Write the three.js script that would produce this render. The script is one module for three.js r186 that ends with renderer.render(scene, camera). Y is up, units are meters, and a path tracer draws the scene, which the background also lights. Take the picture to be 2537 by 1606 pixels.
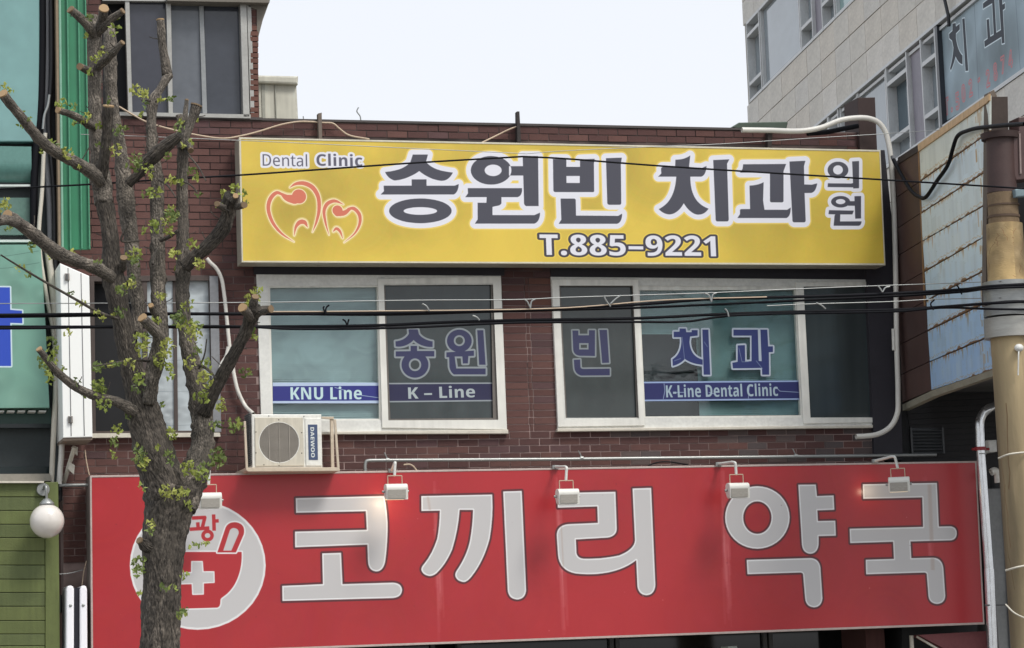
import * as THREE from 'three';
import { mergeGeometries } from 'three/addons/utils/BufferGeometryUtils.js';
import { ImprovedNoise } from 'three/addons/math/ImprovedNoise.js';
import { RoundedBoxGeometry } from 'three/addons/geometries/RoundedBoxGeometry.js';

// ---------------------------------------------------------------- camera, sky, sun, exposure
const PW = 2537, PH = 1606, F = 6500, R = THREE.MathUtils.degToRad;
const scene = new THREE.Scene();
const camera = new THREE.PerspectiveCamera(2 * Math.atan(PH / 2 / F) * 180 / Math.PI, PW / PH, 0.1, 1200);
camera.rotation.order = 'YXZ';
camera.position.set(-6.668, 2.2, 23.887);
camera.rotation.set(R(7.243), R(-15.596), R(-2.064));
camera.updateMatrixWorld(true);
scene.add(camera);
const renderer = new THREE.WebGLRenderer({ antialias: true });
renderer.toneMapping = THREE.LinearToneMapping;
renderer.toneMappingExposure = 1.42;
renderer.shadowMap.enabled = true;
const SUN = new THREE.Vector3(0.38, 1, 0.58).normalize();
const sun = new THREE.DirectionalLight(new THREE.Color(1, 0.95, 0.88), 1.7);
sun.position.copy(SUN).multiplyScalar(60); sun.target.position.set(0, 3, 0);
sun.castShadow = true; sun.shadow.radius = 30; sun.shadow.mapSize.set(4096, 4096);
Object.assign(sun.shadow.camera, { left: -16, right: 16, top: 16, bottom: -16, near: 1, far: 140 });
scene.add(sun, sun.target);
{ // hazy bright spring sky
  const w = 512, h = 256, d = new Float32Array(w * h * 4), v = new THREE.Vector3();
  for (let j = 0; j < h; j++) for (let i = 0; i < w; i++) {
    const up = ((j + .5) / h - .5) * Math.PI, az = ((i + .5) / w - .5) * 2 * Math.PI;
    v.set(Math.cos(az) * Math.cos(up), Math.sin(up), Math.sin(az) * Math.cos(up));
    const e = Math.max(0, v.y), k = Math.pow(e, .75), c = Math.max(0, v.dot(SUN)), g = .8 * Math.pow(c, 6) + 1.6 * Math.pow(c, 40);
    const lo = [.69, .70, .72], hi = [.52, .58, .68], o = (j * w + i) * 4;
    for (let n = 0; n < 3; n++) d[o + n] = v.y < -.02 ? .22 : lo[n] * (1 - k) + hi[n] * k + g * [1, .97, .9][n];
    d[o + 3] = 1;
  }
  const t = new THREE.DataTexture(d, w, h, THREE.RGBAFormat, THREE.FloatType);
  t.mapping = THREE.EquirectangularReflectionMapping; t.magFilter = t.minFilter = THREE.LinearFilter; t.needsUpdate = true;
  scene.background = t; scene.environment = t;
}

// ---------------------------------------------------------------- helpers
let seed = 7; const rnd = () => { seed = (seed + 0x6d2b79f5) | 0; let t = Math.imul(seed ^ (seed >>> 15), 1 | seed); t = (t + Math.imul(t ^ (t >>> 7), 61 | t)) ^ t; return ((t ^ (t >>> 14)) >>> 0) / 4294967296; };
const rr = (a, b) => a + (b - a) * rnd();
const PN = new ImprovedNoise();
const fbm = (x, y, z = 0, o = 4) => { let s = 0, a = .5; for (let i = 0; i < o; i++) { s += a * PN.noise(x, y, z + i * 7.3); x *= 2; y *= 2; a *= .5; } return s; };
const V = (x, y, z) => new THREE.Vector3(x, y, z), CAM = camera.position.clone(), CQ = camera.quaternion.clone();
const ray = (x, y) => V(x - PW / 2, PH / 2 - y, -F).normalize().applyQuaternion(CQ);
// vertical planes of the place: u along it, v up, n out of it; the measurements of the photograph are laid on them
function plane(p0, n) { n = n.clone().setY(0).normalize(); const u = V(0, 1, 0).cross(n); return { p0, n, u, m: new THREE.Matrix4().makeBasis(u, V(0, 1, 0), n).setPosition(p0) }; }
function hit(pl, x, y, off = 0) { const d = ray(x, y), t = (pl.p0.clone().addScaledVector(pl.n, off).sub(CAM).dot(pl.n)) / d.dot(pl.n); return CAM.clone().addScaledVector(d, t); }
function loc(pl, x, y, off = 0) { const p = hit(pl, x, y, off).sub(pl.p0); return [p.dot(pl.u), p.y]; }
const FAC = plane(V(0, 0, 0), V(0, 0, 1));
const at = (x, y, z) => hit(FAC, x, y, z);
const mpp = (x, y, z) => at(x + 1, y, z).distanceTo(at(x, y, z));
const crop = (x0, y0, s) => (x, y) => [x / s + x0, y / s + y0];
const A = crop(0, 0, 2.722), B = crop(0, 500, 2.722), C = crop(0, 1046, 2.722), D = crop(1800, 0, 2.722), E = crop(1900, 500, 2.722), Fc = crop(1900, 1046, 2.722),
  G = crop(580, 320, 2.937), Hc = crop(1380, 320, 2.8), I = crop(560, 660, 2.931), J = crop(1300, 660, 2.5617), K = crop(200, 1130, 2.6756), L = crop(1000, 1100, 2.6756), M = crop(1700, 1100, 2.877),
  N = crop(2300, 0, 5.08), Z1 = crop(580, 0, 4.232), Z2 = crop(0, 560, 2.242), Z3 = crop(2180, 200, 3.048), Z4 = crop(2180, 900, 2.16), Z5 = crop(200, 640, 2.629), Z6 = crop(1780, 220, 5.235), Z7 = crop(0, 0, 2.177), Z8 = crop(560, 990, 7.082), X = (x, y) => [x, y];
const q = (f, ...a) => { const o = []; for (let i = 0; i < a.length; i += 2) o.push(f(a[i], a[i + 1])); return o; };
function uv01(g) { // planar 0..1 uv in the plane's own axes, before it is placed
  g.computeBoundingBox(); const b = g.boundingBox, p = g.attributes.position, uv = g.attributes.uv;
  for (let i = 0; i < p.count; i++) uv.setXY(i, (p.getX(i) - b.min.x) / (b.max.x - b.min.x), (p.getY(i) - b.min.y) / (b.max.y - b.min.y));
  return g;
}
// a slab with the given outline on a plane, from depth z0 to z1
function prism(pl, pts, z0, z1, { holes = [], bevel = 0, unit = false } = {}) {
  const S = (ps, T) => { const s = new T(); ps.forEach(([x, y], i) => { const [a, b] = loc(pl, x, y, z1); i ? s.lineTo(a, b) : s.moveTo(a, b); }); s.closePath(); return s; };
  const s = S(pts, THREE.Shape); for (const h of holes) s.holes.push(S(h, THREE.Path));
  const d = z1 - z0, b = Math.min(bevel, d * .45);
  const g = new THREE.ExtrudeGeometry(s, { depth: d - 2 * b, bevelEnabled: b > 0, bevelThickness: b, bevelSize: b, bevelOffset: -b, bevelSegments: 2, curveSegments: 8 });
  g.translate(0, 0, z0 + b); if (unit) uv01(g);
  return g.applyMatrix4(pl.m);
}
function box(x0, x1, y0, y1, z0, z1, r = 0) { const g = r ? new RoundedBoxGeometry(x1 - x0, y1 - y0, z1 - z0, 2, r) : new THREE.BoxGeometry(x1 - x0, y1 - y0, z1 - z0); return g.translate((x0 + x1) / 2, (y0 + y1) / 2, (z0 + z1) / 2); }
function tube(pts, r, seg = 0, rad = 8) { return new THREE.TubeGeometry(new THREE.CatmullRomCurve3(pts, false, 'centripetal'), seg || pts.length * 8, r, rad); }
function bar(a, b, r, rad = 8) { const g = new THREE.CylinderGeometry(r, r, a.distanceTo(b), rad); g.applyQuaternion(new THREE.Quaternion().setFromUnitVectors(V(0, 1, 0), b.clone().sub(a).normalize())); return g.translate((a.x + b.x) / 2, (a.y + b.y) / 2, (a.z + b.z) / 2); }
const on = (z, ps) => ps.map(([x, y, dz]) => at(x, y, z + (dz || 0)));
const merge = (gs) => mergeGeometries(gs.map((g) => { g = g.index ? g.toNonIndexed() : g; for (const k of Object.keys(g.attributes)) if (!['position', 'normal', 'uv'].includes(k)) g.deleteAttribute(k); return g; }));
const used = {};
const numbered = (n) => { const k = used[n] = (used[n] ?? -1) + 1; return k ? n + '_' + String(k).padStart(3, '0') : n; };
function mesh(name, g, m, parent) { const o = new THREE.Mesh(g, m); o.name = parent ? name : numbered(name); o.castShadow = o.receiveShadow = true; if (parent) parent.add(o); return o; }
function thing(name, label, category, group) { const o = new THREE.Group(); o.name = numbered(name); o.userData = { label, category }; if (group) o.userData.group = group; return o; }
function place(o) { // put the thing's origin at its base and add it to the scene
  o.updateMatrixWorld(true); const b = new THREE.Box3().setFromObject(o), p = V((b.min.x + b.max.x) / 2, b.min.y, (b.min.z + b.max.z) / 2);
  if (o.isMesh) o.geometry.translate(-p.x, -p.y, -p.z); else o.children.forEach((c) => c.position.sub(p));
  o.position.add(p); scene.add(o); return o;
}
function single(name, g, m, label, category, group) { const o = mesh(name, g, m); o.userData = { label, category }; if (group) o.userData.group = group; return place(o); }
function structure(name, g, m) { const o = mesh(name, g, m); o.userData = { kind: 'structure' }; return place(o); }

// ---------------------------------------------------------------- textures and materials
// blends the last fifth of the tile into what precedes it, so that it repeats without a seam
const mix3 = (a, b, t) => [0, 1, 2].map((n) => (a[n] ?? a[0]) * (1 - t) + (b[n] ?? b[0]) * t);
function tiled(f, u, v) {
  const a = Math.max(0, (u - .8) / .2), b = Math.max(0, (v - .8) / .2), row = (vv) => a > 0 ? mix3(f(u, vv), f(u - 1, vv), a) : f(u, vv);
  return b > 0 ? mix3(row(v), row(v - 1), b) : row(v);
}
function dataTex(w, h, f, srgb = true) {
  const d = new Uint8Array(w * h * 4);
  for (let j = 0; j < h; j++) for (let i = 0; i < w; i++) { const c = tiled(f, i / w, j / h), o = (j * w + i) * 4; for (let n = 0; n < 3; n++) d[o + n] = Math.max(0, Math.min(255, (c[n] ?? c[0]) * 255)); d[o + 3] = 255; }
  const t = new THREE.DataTexture(d, w, h); if (srgb) t.colorSpace = THREE.SRGBColorSpace; t.magFilter = t.minFilter = THREE.LinearFilter; t.wrapS = t.wrapT = THREE.RepeatWrapping; t.needsUpdate = true; return t;
}
const rep = (t, x, y = x) => { t = t.clone(); t.repeat.set(x, y); t.needsUpdate = true; return t; };
const grime = dataTex(256, 256, (u, v) => { const k = .96 + .11 * fbm(u * 4, v * 4, 3) + .09 * fbm(u * 24, v * 24, 9); return [k, k * .995, k * .985]; });
const streaky = dataTex(256, 256, (u, v) => { const k = .96 + .13 * fbm(u * 18, v * 1.6, 5) + .09 * fbm(u * 5, v * 5, 2); return [k, k * .99, k * .97]; });
const grain = dataTex(256, 256, (u, v) => [.5 + .5 * fbm(u * 20, v * 20, 1, 5)], false);
const std = (color, o = {}) => new THREE.MeshStandardMaterial({ color, roughness: .75, ...o });
const dirty = (color, o = {}) => std(color, { map: rep(grime, 1.3), ...o });
const MT = {
  white: dirty('#dcddda', { roughness: .45 }), whiteStreak: std('#e4e5e2', { map: rep(streaky, .9), roughness: .5 }), cream: dirty('#cdc8bc', { roughness: .6 }), whitePipe: dirty('#dcdad4', { roughness: .4 }),
  black: std('#15161a', { roughness: .5 }), rubber: new THREE.MeshPhysicalMaterial({ color: '#0d0e14', roughness: .7, specularIntensity: .35 }), dark: dirty('#2b2a2d'), darkGlass: std('#15191a', { roughness: .06 }), galv: dirty('#9fa2a2', { roughness: .4, metalness: .55 }),
  grey: dirty('#83858a', { roughness: .55 }), greyDark: dirty('#56585a', { roughness: .6 }), beige: std('#b9a58f', { roughness: .7 }), chrome: std('#dfe2e6', { roughness: .22, metalness: .85, map: rep(grime, 3) }),
  red: std('#8f1d24', { roughness: .4 }), concrete: dirty('#8a867e', { roughness: .9 }), brown: dirty('#3b2b29', { roughness: .7 }), navy: dirty('#2d2b33', { roughness: .75 }),
};

// print on a flat face: a canvas whose drawing is laid out with the measurements of the plane it lies on
function print(pl, pts, off, width, base) {
  const ls = pts.map(([x, y]) => loc(pl, x, y, off)), x0 = Math.min(...ls.map((p) => p[0])), x1 = Math.max(...ls.map((p) => p[0])), y0 = Math.min(...ls.map((p) => p[1])), y1 = Math.max(...ls.map((p) => p[1]));
  const cv = document.createElement('canvas'); cv.width = width; cv.height = Math.round(width * (y1 - y0) / (x1 - x0));
  const ctx = cv.getContext('2d'), s = width / (x1 - x0); ctx.fillStyle = base; ctx.fillRect(0, 0, cv.width, cv.height); ctx.lineJoin = ctx.lineCap = 'round';
  const T = ([x, y]) => { const [a, b] = loc(pl, x, y, off); return [(a - x0) * s, (y1 - b) * s]; };
  const k = s * pl.p0.clone().sub(CAM).length() / F; // canvas pixels per photograph pixel, about
  const path = (f, str) => { // M L C Q Z and E cx cy rx ry
    const t = str.trim().split(/[\s,]+/), p = new Path2D(); let i = 0, c = 'M'; const pt = () => T(f(+t[i++], +t[i++]));
    while (i < t.length) {
      if (/[A-Z]/.test(t[i])) c = t[i++];
      if (c === 'M') { p.moveTo(...pt()); c = 'L'; } else if (c === 'L') p.lineTo(...pt()); else if (c === 'C') p.bezierCurveTo(...pt(), ...pt(), ...pt()); else if (c === 'Q') p.quadraticCurveTo(...pt(), ...pt());
      else if (c === 'Z') p.closePath(); else if (c === 'E') { const [cx, cy, rx, ry] = t.slice(i, i += 4).map(Number); for (let n = 0; n < 40; n++) { const a = n / 40 * 2 * Math.PI, z = T(f(cx + rx * Math.cos(a), cy + ry * Math.sin(a))); n ? p.lineTo(...z) : p.moveTo(...z); } p.closePath(); }
    }
    return p;
  };
  const text = (f, str, xa, ya, xb, yb, cap, font, draw) => { // baseline from (xa, ya) to (xb, yb)
    const a = T(f(xa, ya)), b = T(f(xb, yb)), top = T(f(xa, ya - cap)), w = Math.hypot(b[0] - a[0], b[1] - a[1]), h = Math.hypot(top[0] - a[0], top[1] - a[1]);
    ctx.save(); ctx.font = font.replace('SZ', '100px'); const m = ctx.measureText(str).width; ctx.translate(...a); ctx.rotate(Math.atan2(b[1] - a[1], b[0] - a[0])); ctx.scale(w / m, h / 71.4); draw(ctx, str, m / w); ctx.restore();
  };
  const done = () => { const t = new THREE.CanvasTexture(cv); t.colorSpace = THREE.SRGBColorSpace; t.magFilter = t.minFilter = THREE.LinearFilter; return t; };
  return { cv, ctx, T, k, path, text, done, s };
}
const blotch = (ctx, w, h, n, col, lo, hi, stretch = 1) => { for (let i = 0; i < n; i++) { const x = rnd() * w, y = rnd() * h, r = rr(lo, hi), g = ctx.createRadialGradient(0, 0, 0, 0, 0, r); g.addColorStop(0, col); g.addColorStop(1, 'rgba(0,0,0,0)'); ctx.save(); ctx.translate(x, y); ctx.scale(1, stretch); ctx.fillStyle = g; ctx.fillRect(-r, -r, 2 * r, 2 * r); ctx.restore(); } };

// ================================================================= ground, road, pavements
{
  const asphalt = std('#5a5a5a', { map: rep(grime, .5), bumpMap: rep(grain, 2), bumpScale: .004, roughness: .95 }), pave = std('#8f8b85', { map: rep(grime, .7), roughness: .9 });
  const flat = (x0, x1, z0, z1, y) => { const g = new THREE.PlaneGeometry(x1 - x0, z1 - z0).rotateX(-Math.PI / 2).translate((x0 + x1) / 2, y, (z0 + z1) / 2), p = g.attributes.position, uv = g.attributes.uv; for (let i = 0; i < p.count; i++) uv.setXY(i, p.getX(i) * .5, p.getZ(i) * .5); return g; };
  structure('ground', flat(-400, 400, -400, 400, 0), dirty('#77726a', { roughness: .95 }));
  structure('road', flat(-200, 200, 5.2, 20, .004), asphalt);
  structure('pavement', box(-60, 60, .008, .13, .1, 5.0), pave);
  structure('kerb', box(-60, 60, .008, .14, 5.0, 5.2, .02), MT.concrete);
  structure('far_pavement', box(-60, 60, .008, .13, 20.2, 26), pave);
  structure('far_kerb', box(-60, 60, .008, .14, 20, 20.2, .02), MT.concrete);
}

// ================================================================= the brick clinic building
const clinic = thing('clinic_building', 'two storey dark red brick building behind the yellow and red shop signs', 'building');
const px2 = (pts, z = 0) => { const w = pts.map(([x, y]) => at(x, y, z)); return { x0: Math.min(...w.map((p) => p.x)), x1: Math.max(...w.map((p) => p.x)), y0: Math.min(...w.map((p) => p.y)), y1: Math.max(...w.map((p) => p.y)) }; };
const W1 = q(I, 220, 58, 1997, 68, 2042, 1196, 258, 1216), W2 = q(J, 166, 66, 2172, 84, 2216, 1020, 210, 1040), W3 = [[222, 684], [534, 682], [541, 1077], [226, 1080]], W0 = [[250, -30], [614, -30], [620, 291], [256, 284]];
{
  const top = at(1300, 311, 0).y, xl = at(150, 900, 0).x, xr = at(2168, 700, 0).x, xe = at(640, 180, 0).x, up = at(600, -60, 0).y;
  const open = [W1, W2, W3].map((w) => { const [a, b, c, d] = w.map(([x, y]) => at(x, y, 0)); return { x0: (a.x + d.x) / 2, x1: (b.x + c.x) / 2, y0: (c.y + d.y) / 2, y1: (a.y + b.y) / 2 }; });
  { const [a, b, c, d] = W0.map(([x, y]) => at(x, y, 0)); open.push({ x0: (a.x + d.x) / 2, x1: (b.x + c.x) / 2, y0: (c.y + d.y) / 2, y1: up + .2 }); }
  // mortar bed with its openings, 9 mm behind the brick faces
  const s = new THREE.Shape(); [[xl, 1.9], [at(232, 1600, 0).x, 1.9], [at(232, 1600, 0).x, 2.76], [xr, 2.76], [xr, top], [xe, top], [xe, up], [xl, up]].forEach(([x, y], i) => i ? s.lineTo(x, y) : s.moveTo(x, y)); s.closePath();
  for (const o of open) { const h = new THREE.Path(); h.moveTo(o.x0, o.y0); h.lineTo(o.x1, o.y0); h.lineTo(o.x1, Math.min(o.y1, up - .01)); h.lineTo(o.x0, Math.min(o.y1, up - .01)); h.closePath(); s.holes.push(h); }
  const g = new THREE.ExtrudeGeometry(s, { depth: .22, bevelEnabled: false }); g.translate(0, 0, -.2255);
  const sill = at(1300, 770, 0).y, mort = dataTex(512, 512, (u, v) => { const y = (v * 9), n = fbm(u * 14, v * 14, 4, 4), m = fbm(u * 60, v * 60, 8, 3), old = Math.min(1, Math.max(0, (y - sill) / .5 + n * 2)); const k = .55 + .36 * n + .25 * m - .26 * old; return [k, k * .87, k * .84]; });
  const uv = g.attributes.uv; for (let i = 0; i < uv.count; i++) uv.setXY(i, (uv.getX(i) + 8) / 16, uv.getY(i) / 9);
  const wall = mesh('wall', g, std('#ffffff', { map: mort, roughness: .95 }), clinic);
  wall.userData.label = 'dark red brick front with pale mortar joints';
  // bricks, course by course
  const tones = ['#4e3433', '#533735', '#573a37', '#5b3d39', '#5f403c', '#63443f', '#594041', '#4f393a', '#68463d', '#544a4a', '#5b4e4c'].map((c, i) => std(c, { map: rep(grime, .35 + .07 * i, .3), bumpMap: rep(grain, 1), bumpScale: .002, roughness: .85 }));
  const pitch = .067, y00 = at(1300, 809, 0).y, unit = new THREE.BoxGeometry(1, 1, 1), list = [];
  const ys = at(1400, 640, 0).y, yb = at(1400, 345, 0).y, xs0 = at(650, 500, .3).x, xs1 = at(2130, 500, .3).x, yr = at(1300, 1190, 0).y;
  const pier = [open[0].x1, open[1].x0];
  for (let k = -32; k < 50; k++) {
    const a = y00 + k * pitch + .0045, b = a + .058, mid = (a + b) / 2; if (b > up || a < 1.95) continue;
    let spans = [[xl, mid > top - .02 ? xe : xr]]; if (b > top && mid <= top + .03 && mid > top - .02) continue;
    for (const o of open) if (mid > o.y0 - .005 && mid < o.y1 + .005) spans = spans.flatMap(([p, r]) => [[p, Math.min(r, o.x0)], [Math.max(p, o.x1), r]]).filter(([p, r]) => r - p > .02);
    if (mid < ys - .05 && mid > yb) { /* seen */ }
    if (mid > ys + .12 && mid < yb - .05) spans = spans.flatMap(([p, r]) => [[p, Math.min(r, xs0)], [Math.max(p, xs1), r]]).filter(([p, r]) => r - p > .02);
    if (mid < yr - .1) spans = spans.map(([p, r]) => [p, Math.min(r, at(240, 1400, 0).x)]);
    for (const [p, r] of spans) {
      if (Math.abs(p - pier[0]) < .01 && Math.abs(r - pier[1]) < .01) { // stacked courses of the pier between the windows: long, thin filler, long
        const c = (p + r) / 2 + .004 * Math.sin(k), f = .021 + .004 * Math.sin(k * 1.7);
        list.push([p + .004, c - f - .004, a, b], [c - f + .004, c + f - .004, a, b], [c + f + .004, r - .004, a, b]); continue;
      }
      let x = Math.floor((p - xl) / .2) * .2 + xl + ((k & 1) ? .1 : 0) - .2 + rr(-.006, .006);
      for (; x < r; x += .2) { const e = .0045 + rr(-.001, .001), u0 = Math.max(p + .002, x + e), u1 = Math.min(r - .002, x + .2 - e); if (u1 - u0 > .025) list.push([u0, u1, a + rr(-.0012, .0012), b + rr(-.0012, .0012)]); }
    }
  }
  // the ones that show best become parts one by one, the others are joined
  const treeX = [at(235, 700, 0).x, at(520, 700, 0).x];
  const score = ([u0, u1, a, b]) => { const m = (u0 + u1) / 2, y = (a + b) / 2; let sc = u1 - u0; if (y > ys && y < yb) sc -= .3; if (m > treeX[0] && m < treeX[1] && y < yb) sc -= .12; if (m < at(225, 900, 0).x) sc -= .4; if (y > top) sc -= .05; return sc; };
  list.sort((p, r) => score(r) - score(p));
  const rest = [];
  list.forEach(([u0, u1, a, b], i) => {
    const proud = rr(-.0025, .0035), d = .1;
    if (i < 300) { const o = mesh('brick', unit, tones[(a < open[1].y0 && (u0 > at(1500, 1080, 0).x || fbm(u0 * .8, 3, 2, 2) > .22) && rnd() < .75) ? 9 + (i & 1) : Math.max(0, Math.min(8, Math.floor(4 + 9 * fbm((u0 + u1) * .35, (a + b) * .4, 6, 3) + rr(-2.2, 2.6))))], wall); o.scale.set(u1 - u0, b - a, d); o.position.set((u0 + u1) / 2, (a + b) / 2, proud - d / 2); o.rotation.z = rr(-.004, .004); } else rest.push(box(u0, u1, a, b, proud - d, proud));
  });
  const per = Math.ceil(rest.length / 3);
  for (let i = 0; i < 3; i++) { const o = mesh('brick', merge(rest.slice(i * per, (i + 1) * per)), tones[[1, 3, 5][i]], wall); o.userData.kind = 'stuff'; }
  // body behind the front: side walls, roof slab, floor slab
  const side = dirty('#5b3c3a', { roughness: .9 });
  mesh('side_wall', merge([box(xl, xl + .2, .13, top, -9, -.23), box(xr - .2, xr, .13, top, -9, -.23), box(xl, xr, .13, top, -9.2, -9)]), side, clinic);
  mesh('roof', merge([box(xl + .2, xr - .2, top - .35, top - .2, -9, -.23), box(xl, xe, up, up + .15, -6, -.23), box(xl, xl + .2, top, up, -6, -.23), box(xe - .2, xe, top, up, -6, -.23), box(xl + .2, xe - .2, top, up, -6.2, -6)]), MT.concrete, clinic);
  mesh('floor_slab', box(xl + .2, xr - .2, 2.75, 2.95, -9, -.23), MT.concrete, clinic);
  mesh('parapet_cap', merge([box(xe, at(1960, 320, 0).x, top - .004, top + .018, -.24, .012), box(xl + .7, xe + .02, at(500, 290, 0).y - .02, at(500, 290, 0).y + .004, -.12, .02)]), dirty('#4b4646'), clinic);
  for (const p of [[[627, 652], [1250, 656], [1250, 683], [629, 680]], [[1363, 656], [2150, 662], [2150, 694], [1365, 686]]]) mesh('lintel', prism(FAC, p, -.02, .012), dirty('#2c2a31'), clinic);
  mesh('eave', merge([prism(FAC, q(Z1, -700, -60, 385, -60, 370, 28, -700, 8), -1, .12), prism(FAC, q(Z1, 150, 28, 366, 28, 300, 210, 256, 380, 240, 470, 238, 100, 150, 70), -.3, .015)]), dirty('#76716a', { roughness: .95 }), clinic);
  const corner = mesh('corner_brick', merge(Array.from({ length: 17 }, (_, i) => { const y = 270 + i * 57, w = rr(0, 8); return prism(FAC, q(Z1, 172 + rr(-6, 4), y, 250 + w, y + 2, 250 + w, y + 48, 172 + rr(-6, 4), y + 46), -.1, .012 + rr(0, .008)); })), tones[8], wall); corner.userData.kind = 'stuff';
}

// ---------------------------------------------------------------- its windows
const QUAD = (f, ...a) => q(f, ...a);
function frame(parent, name, outer, hole, z0, z1, m = MT.white) { return mesh(name, prism(FAC, outer, z0, z1, { holes: [hole], bevel: .004 }), m, parent); }
function win(label) { const o = new THREE.Group(); o.name = 'window'; o.userData.label = label; clinic.add(o); return o; }
const glass = new THREE.MeshPhysicalMaterial({ color: '#f1f6f6', transmission: 1, thickness: 0, roughness: .02, bumpMap: rep(dataTex(256, 256, (u, v) => [.5 + .5 * fbm(u * 5, v * 5, 6, 2)], false), .9), bumpScale: .003 });
const paintedReflections = dataTex(384, 384, (u, v) => { const a = fbm(u * 3, v * 5, 4, 3), b = fbm(u * 9 + a * 4, v * 9 + a * 5, 7, 4), k = .9 + .22 * a + .16 * fbm(u * 2 + v * 3, v * 9 - u * 5, 3, 3) + .10 * b; return [k, k, k]; });  // pane reflections painted as soft light and dark patches for the blinds
function blind(parent, pts, z, color, step = .02) { // louvre blind: slats filling the outline
  const b = px2(pts, z), gs = []; for (let y = b.y0; y < b.y1; y += step) { const s = new THREE.PlaneGeometry(b.x1 - b.x0, step * 1.3).rotateX(-.42).translate((b.x0 + b.x1) / 2, y + step / 2, z + rr(-.0006, .0006)); const uv = s.attributes.uv, p = s.attributes.position; for (let i = 0; i < 4; i++) uv.setXY(i, p.getX(i), p.getY(i)); gs.push(s); }
  const o = mesh('blind', merge(gs), std(color, { roughness: .6, side: THREE.DoubleSide, map: rep(paintedReflections, .45) }), parent); return o;
}
const BLUE = '#2d2e52', EDGE = '#a4aebb';
function dressed(pr, f, strs, fill, edge, w) { const ps = strs.map((s) => pr.path(f, s)); pr.ctx.strokeStyle = edge; pr.ctx.lineWidth = w; for (const p of ps) pr.ctx.stroke(p); pr.ctx.fillStyle = fill; for (const p of ps) pr.ctx.fill(p, 'evenodd'); }
const band = (pr, f, a, col, line) => { const p = pr.path(f, a); pr.ctx.fillStyle = col; pr.ctx.fill(p); pr.ctx.strokeStyle = line; pr.ctx.lineWidth = 3.4 * pr.k; pr.ctx.stroke(p); };
const bold = (col, f = 'bold SZ sans-serif') => [f, (c, s) => { c.fillStyle = col; c.fillText(s, 0, 0); }];
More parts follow.
